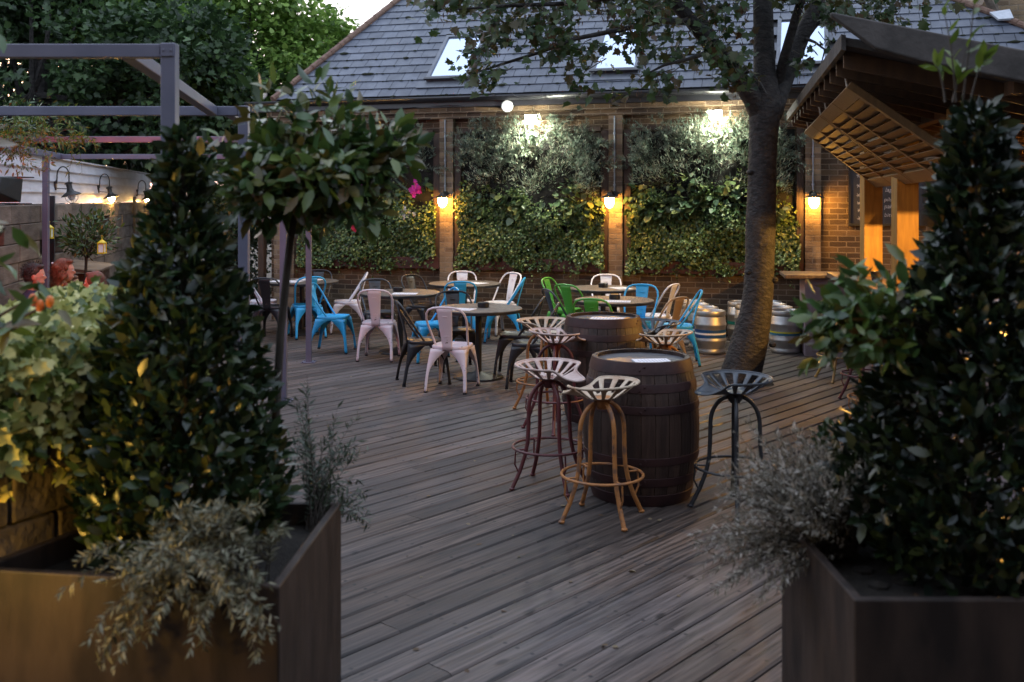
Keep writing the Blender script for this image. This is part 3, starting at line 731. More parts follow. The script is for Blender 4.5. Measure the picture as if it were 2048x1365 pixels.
# ------------------------------------------------------------------ boundary fence on the left
FO = Vector((-5.38, 10.2, 0)); FD = Vector((-.2095, .978, 0)).normalized(); FN = Vector((FD[1], -FD[0], 0))
FA = math.atan2(FD[1], FD[0])
def onfence(px):
    k = (px - 1024) / F; s = (k * FO[1] - FO[0]) / (FD[0] - k * FD[1]); return FO + FD * s, s
t = thing('board_fence', 'white painted board fence on top of the old sleeper wall', 'fence', FO, FA)
mb = MB()
for r in range(4):
    z0 = 1.86 + r * .148; x = -6 - random.uniform(0, 2)
    while x < 13:
        e = x + 3.0; a, b = max(x, -6) + .002, min(e, 13) - .002
        if b > a: mb.hexa([(a, -.036, z0), (b, -.036, z0), (b, -.01, z0), (a, -.01, z0), (a, -.002, z0 + .15), (b, -.002, z0 + .15), (b, .012, z0 + .15), (a, .012, z0 + .15)])
        x = e
mb.build('boards', 'white_boards', t, False)
mb = MB(); mb.box((3.5, -.02, 2.468), (19, .06, .02)); mb.build('capping', 'white_boards', t, False)
t = thing('sleeper_wall', 'retaining wall of weathered timber sleepers with square openings', 'wall', FO, FA)
mb = MB(); r = 0
for r in range(9):
    x = -6 - (r % 2) * .55
    while x < 13:
        L = random.choice((.62, .9, 1.25)); a, b = x + .006, x + L - .006
        if not (r in (6, 7) and random.random() < .16):
            d = random.uniform(-.012, .012); mb.box(((a + b) / 2, -.14 + d, r * .206 + .103), (b - a, .2, .2))
        x += L
mb.build('sleepers', 'sleeper', t, False, bevel=.008)
mb = MB(); mb.box((3.5, -.02, .93), (19, .03, 1.85)); mb.build('back_boards', 'backing', t, False)
for px in (57, 238):
    s = onfence(px)[1]; q = MB(); q.box((s, -.27, .98), (.06, .05, 1.96)); q.build('steel_post', 'dark_steel', t, False)

def swan_lamp(px, py, lit, label):
    p, s = onfence(px); D0 = p[1]; z = CAMZ - (py - HOR) / F * D0
    t = thing('swan_neck_lamp', label, 'lamp', FO + FD * s + Vector((0, 0, z)), FA, 'swan neck lamps along the white fence')
    k = MB(); k.box((0, -.03, 0), (.06, .03, .13)); k.build('wall_plate', 'lamp_black', t, False, bevel=.004)
    k = MB(); AL = .17
    pts = [(0, -.045, .02), (0, -.05, .1)] + [(0, -.045 - AL / 2 + .005 + (AL / 2 - .01) * math.cos(math.pi * i / 10), .13 + .12 * math.sin(math.pi * i / 10)) for i in range(11)] + [(0, -AL - .03, .03)]
    k.tube(pts, .009, 8); k.tube([(0, -.045, -.04), (0, -AL - .02, -.05)], .006, 6); k.build('arm', 'lamp_black', t)
    rot = Matrix.Rotation(R(-12), 3, 'X')
    k = MB(); k.lathe([(.004, .05), (.05, .035), (.05, .02), (.035, .015), (.035, -.05), (.05, -.085), (.115, -.125), (.13, -.14), (.12, -.137)], 24, (0, -AL - .03, -.0), False, rot); k.build('shade', 'lamp_black', t, solid=.003)
    k = MB(); k.lathe([(.03, -.08), (.05, -.12), (.05, -.16), (.03, -.2), (.004, -.21)], 16, (0, -AL - .03, 0), True, rot)
    k.build('bulb', 'bulb_fence' if lit else 'glass', t)
    k = MB()
    for q in range(4):
        a = q * math.pi / 2; k.tube([rot @ Vector((.07 * math.cos(a) * f, .07 * math.sin(a) * f, zz)) + Vector((0, -AL - .03, 0)) for f, zz in ((1.2, -.135), (1.1, -.19), (.5, -.235), (0, -.24))], .003, 4)
    k.build('guard', 'lamp_black', t)
swan_lamp(106, 371, False, 'unlit swan neck lamp on the white fence nearest the grey steel post')
swan_lamp(193, 379, True, 'lit swan neck lamp in the middle of the white fence')
swan_lamp(271, 386, True, 'lit swan neck lamp at the far end of the white fence, partly behind leaves')

# ------------------------------------------------------------------ pergola of steel tube
pg = thing('steel_pergola', 'open grey violet pergola frame of square steel tube', 'pergola', (-3, 8, 0))
def lrx(D): return -5.33 + .12 * (12.06 - D)
rows = [(4.4, 340, 2.593), (6.5, 488, 2.515), (9.75, 567, 2.522), (12.06, 617.5, 2.452)]
T = .062
corners = []
for D, px, zt in rows:
    x = gx(px, D); corners.append((x, D, zt))
    q = MB(); q.box((x, D, zt / 2), (T, T, zt)); q.build('post', 'pergola', pg, False, world=True, bevel=.004)
    q = MB(); q.box((x, D, .004), (.16, .16, .008)); [q.lathe([(.009, .008), (.009, .016), (.002, .018)], 6, (x + a, D + b, 0)) for a in (-.06, .06) for b in (-.06, .06)]; q.build('base_plate', 'pergola', pg, False, world=True)
    q = MB(); q.box((x - .001, D - T / 2 - .003, zt - .032), (.056, .006, .05)); [q.ell((x + a, D - T / 2 - .007, zt - .032), (.006, .004, .006), 6) for a in (-.016, .016)]; q.build('joint_plate', 'pergola', pg, False, world=True)
    q = MB(); q.box(((x - T / 2 + lrx(D) + T / 2) / 2 - .001, D, zt - T / 2 - .002), (x - T / 2 - lrx(D) - T / 2 - .002, T - .004, T - .004)); q.build('cross_beam', 'pergola', pg, False, world=True, bevel=.004)
for i in range(3):
    a, b = corners[i], corners[i + 1]
    q = MB(); off = -.19 if i == 0 else -.1
    q.bar((a[0] + off, a[1] + T / 2, a[2] - .034), (b[0] + off, b[1] - T / 2 - .002, b[2] - .034), .058, .058); q.build('side_rail', 'pergola', pg, False, world=True, bevel=.004)
q = MB(); q.bar((lrx(3.6), 3.6, 2.6), (lrx(12.1), 12.1, 2.42), .062, .07); q.build('fence_rail', 'pergola', pg, False, world=True, bevel=.004)
for D in (11.6, 7.0):
    q = MB(); q.box((lrx(D), D, 1.2), (T, T, 2.4)); q.build('post', 'pergola', pg, False, world=True, bevel=.004)

# jasmine on the pergola's fence corner
vine = thing('climbing_jasmine', 'loose jasmine vine trailing over the pergola beams near the fence', 'climbing plant', (gx(70, 9.6), 9.6, 0))
random.seed(5); np.random.seed(5); mb = MB(); ro, ti, be = [], [], []
for k in range(46):
    a = at(random.uniform(-60, 130), random.uniform(225, 285), 9.3 + random.uniform(-.4, .4)); L = random.uniform(.15, .55)
    b = a + Vector((random.uniform(-.1, .45), random.uniform(-.2, .2), -L * random.uniform(-.15, .95)))
    ro.append(a); ti.append(b); be.append(a + Vector((random.uniform(0, .3), 0, .08)))
bt = stems_leaves(mb, ro, ti, be, 26, 'narrow', .075, .003)
mb.tube([at(-20, 640, 9.6), at(-15, 480, 9.6), at(-10, 330, 9.5), at(10, 265, 9.5)], [.03, .025, .018, .01], 6)
mb.build('stem', 'twig', vine, world=True); leafmesh('foliage', [bt], 'bright', vine, True)
cs = [at(random.uniform(-70, 95), random.uniform(215, 330), 9.4 + random.uniform(-.3, .3)) for _ in range(46)]
leafmesh('foliage', [clumps(cs, [.13] * len(cs), 24, 'lance', .055, (gx(20, 9.6), 9.6, 2.3), up=-.4)], 'bay2', vine, True)

# ------------------------------------------------------------------ background trees
def big_tree(label, name, base, centers, radii, n_leaf, m, leafkind, size, seed, out):
    random.seed(seed); np.random.seed(seed)
    t = thing(name, label, 'tree', base)
    tr = MB(); top = Vector((0, 0, 4)); tr.tube([(0, 0, -.1), (.1, 0, 1.5), (0, .1, 3), (.1, .1, 4.4)], [.28, .22, .18, .12], 10)
    batches = []
    for c, r in zip(centers, radii):
        c = Vector(c)
        for k in range(5):
            e = c + Vector((random.gauss(0, r[0] * .5), random.gauss(0, r[1] * .5), random.gauss(0, r[2] * .5)))
            tr.tube([(0, 0, 2.2 + k * .4), e * .55 + Vector((0, 0, .9)), e], [.07, .045, .012], 6)
        nc = int(n_leaf / len(centers) / 26); cc = []
        while len(cc) < nc:
            d = unit(rnd(1))[0] * random.uniform(.5, 1) ** .5 * (1 + .22 * math.sin(5 * random.random()))
            cc.append((c[0] + d[0] * r[0], c[1] + d[1] * r[1], c[2] + d[2] * r[2]))
        batches.append(clumps(cc, [random.uniform(.22, .5) for _ in cc], 26, leafkind, size, c, up=.05, droop=.2, flat=.6))
    tr.build('trunk', 'trunk', t); leafmesh('crown', batches, m, t)
big_tree('dark sycamore with broad leaves rising behind the pergola', 'sycamore_tree', (-8.6, 18.4, 0),
         [(0.2, 0, 4.2), (-2.4, .5, 5), (2.3, .3, 4.1), (-.4, .8, 6.4), (-1.5, 1, 7.2), (2.2, 1.4, 4.2), (-3.5, 0, 3)],
         [(1.9, 1.6, 1.8), (1.9, 1.6, 2), (1.5, 1.3, 1.4), (1.7, 1.5, 1.6), (2.2, 1.8, 1.6), (1.5, 1.2, 1.4), (2, 1.6, 1.6)], 30000, 'syc', 'maple', .14, 31, 0)
big_tree('pale green lime tree against the sky beside the slate roof', 'lime_tree', (-5.9, 21.5, 0),
         [(0, 0, 4.6), (1.2, .2, 4.4), (-.9, .3, 6.2), (.4, .2, 6.4), (1.1, .4, 3.7), (-1.6, -1.0, 4.6), (1.75, .3, 5.0), (-1.9, -1.4, 5.8), (-.6, -1.6, 4.3)],
         [(1.4, 1.2, 1.5), (1.3, 1.2, 1.4), (1.5, 1.3, 1.5), (1.25, 1.1, 1.3), (1.2, 1.1, 1.1), (1.3, 1.2, 1.3), (.75, .8, .8), (1.2, 1.1, 1.2), (1.2, 1, 1.1)], 32000, 'lime', 'heart', .115, 37, 0)
big_tree('shadowy tree mass filling the corner behind the fence', 'alder_tree', (-12.2, 24, 0),
         [(0, 0, 4), (-3, 0, 5), (3, .5, 5.5), (0, 1, 8), (5, 1.2, 3.4)], [(2.8, 2, 3), (2.6, 2, 3), (2.4, 2, 3.2), (3.4, 2, 2.6), (2.6, 2, 2.6)], 20000, 'syc', 'heart', .22, 41, 0)
# ================================================================== PLANTERS AND FOREGROUND PLANTS
def planter(name, label, poly, h, wall=.03, soil=.72):
    c = Vector((sum(p[0] for p in poly) / len(poly), sum(p[1] for p in poly) / len(poly), 0))
    t = thing(name, label, 'planter', c); n = len(poly); P = [Vector((p[0], p[1], 0)) for p in poly]
    I = []
    for i in range(n):
        a, b, d = P[i - 1], P[i], P[(i + 1) % n]
        n1 = Vector((-(b - a).y, (b - a).x, 0)).normalized(); n2 = Vector((-(d - b).y, (d - b).x, 0)).normalized()
        m_ = (n1 + n2).normalized(); I.append(b + m_ * wall / max(.3, m_.dot(n1)))
    up = Vector((0, 0, h)); V = P + [p + up for p in P] + [p + up for p in I] + [p + Vector((0, 0, .02)) for p in I]
    Fc = []
    for i in range(n):
        j = (i + 1) % n
        Fc += [(i, j, n + j, n + i), (n + i, n + j, 2 * n + j, 2 * n + i), (2 * n + i, 2 * n + j, 3 * n + j, 3 * n + i)]
    q = MB(); q.add(V, Fc); q.build('sides', 'planter', t, False, world=True, bevel=.006)
    q = MB(); q.add([p + Vector((0, 0, soil)) for p in I], [tuple(range(n))])
    for k in range(60):
        u = [random.random() for _ in I]; s = sum(u); p = sum((I[i] * (u[i] / s) for i in range(n)), Vector()) ; q.ell((p.x, p.y, soil), (.04, .04, .018), 6)
    q.build('soil', 'soil', t, False, world=True); return t
planter('metal_planter', 'bronze steel planter holding the clipped bay cone, warm light on its front', [(-1.66, 3.13), (-.677, 2.98), (-.634, 3.81), (-1.33, 3.86)], .8)
planter('metal_planter', 'bronze steel planter holding the ragged dark bay bush beside the deck', [(.964, 2.885), (2.5, 2.885), (2.5, 3.64), (.957, 3.64)], .8)

# stone block planter with variegated ivy
sp_ = thing('stone_planter', 'rough block planter carrying the mound of variegated ivy', 'planter', (-1.9, 3.9, 0))
A = Vector((-1.73, 3.17, 0)); e1 = Vector((.447, .894, 0)); e2 = Vector((-.894, .447, 0))
mb = MB(); random.seed(3)
for r in range(7):
    z0 = r * .172
    for (o_, d_, L) in ((A, e1, 1.0), (A, e2, 1.5)):
        x = 0 if (r % 2) == (0 if d_ is e1 else 1) else -.0
        n_in = Vector((-e1.y, e1.x, 0)) if d_ is e1 else e1
        n_in = e2 if d_ is e1 else e1
        first = True
        while x < L:
            w_ = random.uniform(.24, .42) if not (first and r % 2) else .2; first = False
            a, b = x + .004, min(x + w_, L) - .004
            if d_ is e2 and x < .15: a = max(a, .152)
            if b - a > .03:
                pr = random.uniform(-.008, .008)
                q = [o_ + d_ * u + n_in * v + Vector((0, 0, z)) for z in (z0 + .004, z0 + .168) for (u, v) in ((a, pr), (b, pr), (b, .15), (a, .15))]
                mb.hexa(q)
            x += w_
mb.build('blocks', 'stone', sp_, False, world=True, bevel=.012)
mb = MB(); mb.add([A + e1 * u + e2 * v + Vector((0, 0, 1.15)) for u, v in ((.1, .1), (.98, .1), (.98, 1.5), (.1, 1.5))], [(0, 1, 2, 3)]); mb.build('soil', 'soil', sp_, False, world=True)
iv = thing('variegated_ivy', 'cream edged ivy spilling over the rough block planter', 'ivy', tuple(A + e1 * .6 + e2 * .6 + Vector((0, 0, 1.15))))
random.seed(8); np.random.seed(8); N = 7500; P = []
while len(P) < N:
    u, v = random.uniform(-.14, .92), random.uniform(-.16, 1.6)
    top = 1.5 - .1 * math.sin(u * 6) * math.sin(v * 5) - .25 * max(0, .12 - u) / .26 - .2 * max(0, .1 - v)
    if random.random() < .55: z = top - random.random() ** 2 * .1
    else:
        z = random.uniform(1.1 + .07 * math.sin(u * 9) + .05 * math.sin(v * 7), top)
        if random.random() < .5: u = random.uniform(-.17, -.04) - .05 * math.sin(z * 7)
        else: v = random.uniform(-.2, -.05)
    p = A + e1 * u + e2 * v; P.append((p.x, p.y, z))
P = np.array(P); nn = rnd(N, .45) + (.25, -.75, .75); ax = rnd(N, .6) + (.2, -.3, -.5)
leafmesh('foliage', [leaves('ivy', P, ax, nn, np.random.uniform(.032, .062, N))], 'ivy_var', iv, True)
mb = MB(); ro, ti, be = [], [], []
for k in range(26):
    a = A + e1 * random.uniform(-.02, .9) + e2 * random.uniform(-.02, .04) + Vector((0, 0, 1.22)); L = random.uniform(.08, .3)
    ro.append(a); ti.append(a + Vector((random.uniform(.02, .12), -.09, -L))); be.append(a + Vector((.06, -.1, .03)))
bt = stems_leaves(mb, ro, ti, be, 10, 'ivy', .07, .003); mb.build('stem', 'twig', iv, world=True); leafmesh('foliage', [bt], 'ivy_var', iv, True)
mb = MB()
for k in range(14):
    a = A + e1 * random.uniform(.2, .85) + e2 * random.uniform(.2, 1.3) + Vector((0, 0, 1.14)); mb.tube([a, a + Vector((.05, 0, .2)), a + Vector((random.uniform(-.2, .2), -.1, .33))], [.01, .007, .003], 5)
mb.build('stem', 'twig', iv, world=True)

# clipped bay cone
def revolve_bush(t, c, prof, N, kind, size, m, seed, lump=.1, bumps=()):
    random.seed(seed); np.random.seed(seed); P, A_, Nn = [], [], []
    zs = [p[0] for p in prof]; rs = [p[1] for p in prof]
    area = np.array(rs) + .02
    while len(P) < N:
        z = random.uniform(zs[0], zs[-1]); r = np.interp(z, zs, rs)
        if random.random() > (r + .03) / (max(rs) + .03): continue
        a = random.uniform(0, 2 * math.pi)
        rr = r * (1 + lump * math.sin(a * 5 + z * 9) * math.sin(z * 11 + a * 2)) * (1 - .6 * random.random() ** 1.9)
        x, y = rr * math.cos(a), rr * math.sin(a)
        P.append((c[0] + x, c[1] + y, z)); o_ = np.array((math.cos(a), math.sin(a), 0))
        A_.append(o_ * .6 + np.array((0, 0, .55)) + np.random.normal(0, .45, 3)); Nn.append(o_ * .7 + np.array((0, 0, .65)) + np.random.normal(0, .4, 3))
    bt = [leaves(kind, np.array(P), np.array(A_), np.array(Nn), size * np.random.uniform(.6, 1.15, N))]
    for (cc, rad, n) in bumps: bt.append(clumps([cc], [rad], n, kind, size, (c[0], c[1], cc[2] - .1), up=.35))
    leafmesh('foliage', bt, m, t, True)
CC = (-1.115, 3.46)
t = thing('bay_cone', 'dense clipped bay cone in the left bronze planter', 'topiary', (CC[0], CC[1], .72))
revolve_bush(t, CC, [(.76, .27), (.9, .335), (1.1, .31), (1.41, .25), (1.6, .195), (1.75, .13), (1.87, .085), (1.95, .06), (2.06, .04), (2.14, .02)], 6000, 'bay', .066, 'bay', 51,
             bumps=[((-1.0, 3.4, 2.06), .09, 26), ((-.93, 3.35, 1.1), .1, 20)])
mb = MB(); mb.tube([(CC[0], CC[1], .7), (CC[0] + .01, CC[1], 1.4), (CC[0], CC[1], 2.1)], [.022, .016, .006], 8)
for k in range(60):
    z = random.uniform(.85, 2.0); a = random.uniform(0, 6.3); r = np.interp(z, [.8, 2.15], [.3, .05]); mb.tube([(CC[0], CC[1], z - .06), (CC[0] + r * .9 * math.cos(a), CC[1] + r * .9 * math.sin(a), z + .05)], [.006, .003], 4)
mb.build('trunk', 'twig', t, world=True)

# standard bay with a round head
BX, BY = -.725, 3.72
t = thing('standard_bay_tree', 'lollipop bay tree with one bare leaning stem and a loose round head', 'tree', (-.86, 3.69, .72))
mb = MB(); mb.tube([(-.862, 3.69, .71), (-.853, 3.69, 1.1), (-.835, 3.7, 1.45), (-.8, 3.7, 1.78), (-.77, 3.72, 1.95)], [.0165, .0155, .0145, .0135, .01], 10)
random.seed(61); np.random.seed(61); cs = []
for k in range(58):
    d = unit(rnd(1))[0] * random.uniform(.4, 1); cs.append((BX + d[0] * .325, BY + d[1] * .3, 2.03 + d[2] * .19 + .02 * d[0]))
for k in ((-1.02, 3.7, 2.08), (-.485, 3.68, 2.02), (-.47, 3.7, 2.1), (-.72, 3.6, 2.27), (-.88, 3.65, 2.26), (-.55, 3.66, 1.86), (-.62, 3.66, 2.24)): cs.append(k)
for c in cs: mb.tube([(-.78, 3.715, 1.86), Vector((-.77, 3.72, 1.95)).lerp(Vector(c), .5) + Vector((0, 0, .02)), c], [.007, .004, .002], 4)
mb.build('trunk', 'twig', t, world=True)
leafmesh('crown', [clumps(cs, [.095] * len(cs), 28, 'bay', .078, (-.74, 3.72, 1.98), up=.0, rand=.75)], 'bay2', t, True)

# curry plant spilling over the front of the left planter
t = thing('curry_plant', 'sprawling silver grey curry plant hanging over the front of the bronze planter', 'shrub', (-.95, 3.08, .74))
random.seed(71); np.random.seed(71); mb = MB(); ro, ti, be = [], [], []
for k in range(88):
    a = Vector((random.uniform(-1.12, -.74), random.uniform(3.04, 3.16), .74))
    tx, ty = random.uniform(115, 570), random.uniform(1010, 1345)
    if ty < 1110 and tx < 300: tx += 190
    if ty > 1230 and tx < 160: ty = 1190
    b = at(tx, ty, random.uniform(2.74, 2.97) if ty > 1120 else random.uniform(2.95, 3.15)); L = (b - a).length
    ro.append(a); ti.append(b); be.append(a.lerp(b, .5) + Vector((0, -.04, .1 + L * .24)))
bt = stems_leaves(mb, ro, ti, be, 62, 'narrow', .036, .003, .9); mb.build('stem', 'twig', t, world=True); leafmesh('foliage', [bt], 'sage', t, True)

# slender grey shrub behind the planter corner
t = thing('grey_olive_shrub', 'wispy grey green shrub rooted in the far corner of the bronze planter', 'shrub', (-.69, 3.74, .72))
random.seed(73); np.random.seed(73); mb = MB(); ro, ti, be = [], [], []
for k in range(46):
    a = Vector((random.uniform(-.75, -.66), random.uniform(3.7, 3.77), .72))
    b = at(random.uniform(575, 755), random.uniform(735, 1090), random.uniform(3.85, 4.2))
    if b.z > 1.15 and random.random() < .5: b.z -= .25
    ro.append(a); ti.append(b); be.append(a.lerp(b, .45) + Vector((-.02, 0, .12)))
bt = stems_leaves(mb, ro, ti, be, 30, 'narrow', .042, .0025, .9); mb.build('stem', 'twig', t, world=True); leafmesh('foliage', [bt], 'olive_shrub', t, True)

# ragged bay in the right planter
RX, RY = 1.5, 3.3
t = thing('ragged_bay_bush', 'tall shaggy dark bay bush with long top shoots in front of the wooden bar', 'shrub', (RX, RY, .72))
side = []
lit_tips = [(random.uniform(.99, 1.26), random.uniform(3.1, 3.35), random.uniform(1.42, 1.67)) for k in range(26)]
for k in range(10): side.append(((random.uniform(1.55, 1.75), random.uniform(3.1, 3.3), random.uniform(1.35, 1.8)), .08, 14))
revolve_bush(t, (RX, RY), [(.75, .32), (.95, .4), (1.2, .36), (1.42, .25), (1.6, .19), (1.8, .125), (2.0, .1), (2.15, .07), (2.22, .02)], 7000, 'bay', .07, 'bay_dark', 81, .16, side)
mb = MB(); sh = []
mb.tube([(RX, RY, .7), (RX, RY, 1.5), (RX, RY, 2.2)], [.025, .018, .006], 8)
for k in range(60):
    z = random.uniform(.9, 2.05); a = random.uniform(0, 6.3); r = np.interp(z, [.8, 1.4, 2.2], [.36, .3, .05]); mb.tube([(RX, RY, z - .1), (RX + r * math.cos(a), RY + r * math.sin(a), z + .04)], [.007, .003], 4)
leafmesh('lit_side_branch', [clumps(lit_tips, [.085] * 26, 17, 'bay', .074, (1.4, RY, 1.5), up=.1, rand=.7)], 'bay2', t, True)  # same bay leaves in a lighter green, light painted into their colour
for c in lit_tips: mb.tube([(RX, RY, 1.3), Vector((RX, RY, 1.45)).lerp(Vector(c), .6), c], [.007, .005, .002], 4)
mb.build('trunk', 'twig', t, world=True)
mb = MB(); ro, ti, be = [], [], []
for (x0, x1, y1) in ((1912, 1886, 18), (1925, 1952, -25), (1905, 1935, 95), (1940, 1965, 120), (1890, 1868, 130)):
    a = at(x0, 205, 3.3); b = at(x1, y1, 3.3); ro.append(a); ti.append(b); be.append(a.lerp(b, .5) + Vector((.008, 0, .05)))
bt = stems_leaves(mb, ro, ti, be, 9, 'lance', .075, .004, .8); mb.build('shoot', 'twig', t, world=True); leafmesh('shoot_leaves', [bt], 'bright', t, True)

# lavender clump, small box plant
t = thing('lavender_clump', 'dry grey lavender bush flopping out of the planter corner towards the black stool', 'shrub', (1.08, 3.5, .74))
random.seed(91); np.random.seed(91); mb = MB(); ro, ti, be = [], [], []
for k in range(300):
    a = Vector((random.uniform(1.0, 1.16), random.uniform(3.38, 3.58), .74))
    an = random.uniform(-1.6, .75); L = random.uniform(.2, .42) * (1.0 if an > -1.1 else .85)
    b = a + Vector((math.sin(an) * L - .08, random.uniform(-.25, .2), math.cos(an) * L * .95 - (.08 if an < -1 else 0)))
    ro.append(a); ti.append(b); be.append(a.lerp(b, .5) + Vector((0, 0, .07)))
bt = stems_leaves(mb, ro, ti, be, 46, 'narrow', .031, .0022, .75); mb.build('stem', 'twig', t, world=True); leafmesh('foliage', [bt], 'sage_dark', t, True)
t = thing('box_plant', 'small dark green box plant in the rear corner of the planter', 'shrub', (1.22, 3.56, .72))
cs = [(1.2 + random.gauss(0, .06), 3.56 + random.gauss(0, .03), random.uniform(.78, 1.12)) for _ in range(30)]
leafmesh('foliage', [clumps(cs, [.06] * 30, 26, 'oval', .028, (1.2, 3.56, .8), up=.4)], 'box', t, True)
mb = MB()
for k in range(5): mb.tube([(1.22, 3.56, .71), (1.17 + k * .02, 3.55, 1.05)], [.006, .002], 5)
mb.build('stem', 'twig', t, world=True)

# broad leaved laurel leaning in at the left edge
t = thing('laurel_sprig', 'out of focus laurel with broad leaves and orange buds over the ivy', 'shrub', (-1.95, 3.5, .98))
random.seed(95); np.random.seed(95); mb = MB(); bts = []
for (px, py, D, n, sz) in ((10, 455, 3.0, 6, .12), (-25, 540, 3.0, 7, .12), (55, 600, 2.95, 5, .1), (35, 655, 2.9, 5, .1), (-30, 640, 3, 7, .12), (95, 610, 3.0, 4, .085), (-15, 75, 3.0, 5, .11), (-60, 300, 3.0, 9, .13)):
    c = at(px, py, D); mb.tube([(-1.95, 3.5, .95), Vector((-1.95, 3.35, 1.2)).lerp(c, .55) + Vector((-.06, 0, .05)), c], [.012, .008, .004], 6)
    P = np.array([tuple(c)] * n) + rnd(n, .018); ax = rnd(n, .8) + (.25, -.1, -.15); bts.append(leaves('lance', P, ax, rnd(n, .4) + (0, -.5, .8), np.full(n, sz) * np.random.uniform(.7, 1.1, n)))
mb.build('stem', 'twig', t, world=True); leafmesh('foliage', bts, 'bay2', t, True)
mb = MB()
for px, py in ((66, 600), (80, 612), (100, 604)): mb.ell(at(px, py, 2.93), (.012, .012, .018), 10)
M['bud'] = mat('orange_bud', (.75, .2, .02), (.6, .12, .02), 20, .5); mb.build('bud', 'bud', t, world=True)

# the low lamp beside the left planter, just out of the picture
t = thing('path_lantern', 'low black path lantern throwing warm light on the planter front', 'lamp', (-1.9, 2.5, 0))
q = MB(); q.lathe([(.07, 0), (.07, .02), (.02, .03), (.02, .78), (.06, .8), (.06, .82)], 16); q.build('post', 'lamp_black', t)
q = MB(); q.lathe([(.035, .83), (.04, .87), (.04, .93), (.02, .96)], 16); q.build('bulb', mat('lantern_bulb', (1, .7, .3), emit=((1, .58, .1), 230)), t)
q = MB(); q.lathe([(.1, 1.0), (.08, 1.03), (.02, 1.06), (.004, 1.07)], 16)
for k in range(4): q.tube([(.06 * math.cos(k * 1.57), .06 * math.sin(k * 1.57), .82), (.06 * math.cos(k * 1.57), .06 * math.sin(k * 1.57), 1.0)], .004, 4)
q.build('cap', 'lamp_black', t)

# ------------------------------------------------------------------ small plants and store by the fence
t = thing('lemon_tree', 'small round headed lemon tree in front of the sleeper wall', 'tree', (-5.2, 12.4, 0))
random.seed(15); np.random.seed(15); mb = MB(); mb.tube([(0, 0, -.02), (.03, 0, .7), (.05, 0, 1.2), (.07, 0, 1.5)], [.025, .02, .018, .01], 8)
cs = [tuple(np.array((.05, 0, 1.5)) + unit(rnd(1))[0] * random.uniform(.4, 1) * (.3, .3, .28)) for _ in range(44)]
for c in cs[::3]: mb.tube([(.06, 0, 1.2), c], [.008, .003], 4)
mb.build('trunk', 'twig', t); leafmesh('crown', [clumps(cs, [.11] * 44, 24, 'lance', .075, (.05, 0, 1.4), up=.2)], 'bay2', t)
t = thing('box_ball', 'dark clipped box ball below the lemon tree', 'shrub', (gx(160, 11.6), 11.6, 0))
cs = [tuple(np.array((0, 0, .55)) + unit(rnd(1))[0] * (.3, .3, .36)) for _ in range(60)]
leafmesh('foliage', [clumps(cs, [.09] * 60, 26, 'oval', .035, (0, 0, .5), up=.2)], 'box', t)
q = MB(); q.tube([(0, 0, -.02), (0, 0, .5)], [.02, .012], 6); q.build('stem', 'twig', t)
t = thing('timber_store', 'low timber store with a pale grey sloping lid beside the sleeper wall', 'store', (gx(235, 13.4), 13.4, 0), FA)
q = MB()
for k in range(6): q.box((-.6 + k * .2, .2, .5), (.192, .04, 1.0))
for k in range(4): q.box((-.7, .3 + k * .2, .5), (.04, .192, 1.0))
q.build('panel', 'frame_wood', t, False, bevel=.004)
q = MB(); q.box((-.1, .62, 1.08), (1.5, 1.0, .035), Matrix.Rotation(R(7), 3, 'X')); q.build('lid', 'sleeper', t, False, bevel=.006)
q = MB(); q.box((-.74, .1, .52), (.08, .08, 1.04)); q.build('corner_post', 'frame_wood', t, False)
for px, py, D, lb in ((98, 466, 12.0, 'tiny yellow lantern hanging on the sleeper wall beside the grey post'), (204, 496, 12.2, 'tiny yellow lantern hanging in the lemon tree')):
    c = at(px, py, D); t = thing('hanging_lantern', lb, 'lantern', c, 0, 'yellow lanterns by the sleeper wall')
    q = MB(); q.box((0, 0, -.062), (.085, .085, .014)); q.box((0, 0, .055), (.085, .085, .012))
    for x in (-.036, .036):
        for y in (-.036, .036): q.box((x, y, -.003), (.008, .008, .104))
    q.build('frame', 'yellow', t, False)
    q = MB(); q.lathe([(.055, .062), (.02, .09), (.004, .1)], 8); q.tube([(0, 0, .1), (.012, 0, .13), (0, 0, .15), (-.012, 0, .13), (0, 0, .1)], .003, 4); q.build('roof', 'yellow', t)
    q = MB(); q.box((0, 0, -.003), (.06, .06, .1)); q.build('glazing', 'glass', t, False)

# infrared heater on a stand
hp = at(-62, 380, 8.0); t = thing('patio_heater', 'black infrared heater head glowing towards the seated group', 'heater', (hp.x, hp.y, 0), R(-8))
q = MB(); q.lathe([(.2, 0), (.2, .03), (.03, .05), (.022, .08), (.022, hp.z - .04)], 16); q.build('stand', 'dark_steel', t)
q = MB(); V = [(-.34, .0, -.07), (.34, .0, -.07), (.3, -.09, .02), (-.3, -.09, .02), (-.34, .06, .07), (.34, .06, .07), (.3, -.06, .1), (-.3, -.06, .1)]
q.hexa([(x, y + .02, z + hp.z) for x, y, z in ((-.3, -.1, -.02), (.3, -.1, -.02), (.36, .1, -.1), (-.36, .1, -.1), (-.3, -.06, .1), (.3, -.06, .1), (.36, .13, .09), (-.36, .13, .09))]); q.box((0, .2, hp.z + .1), (.72, .2, .012)); q.box((0, .19, hp.z - .11), (.72, .16, .012)); q.build('housing', 'lamp_black', t, False, bevel=.006)
q = MB(); q.tube([(-.3, .145, hp.z - .02), (.3, .145, hp.z - .02)], .012, 8); q.tube([(-.3, .145, hp.z + .03), (.3, .145, hp.z + .03)], .012, 8); q.build('element', 'element', t)

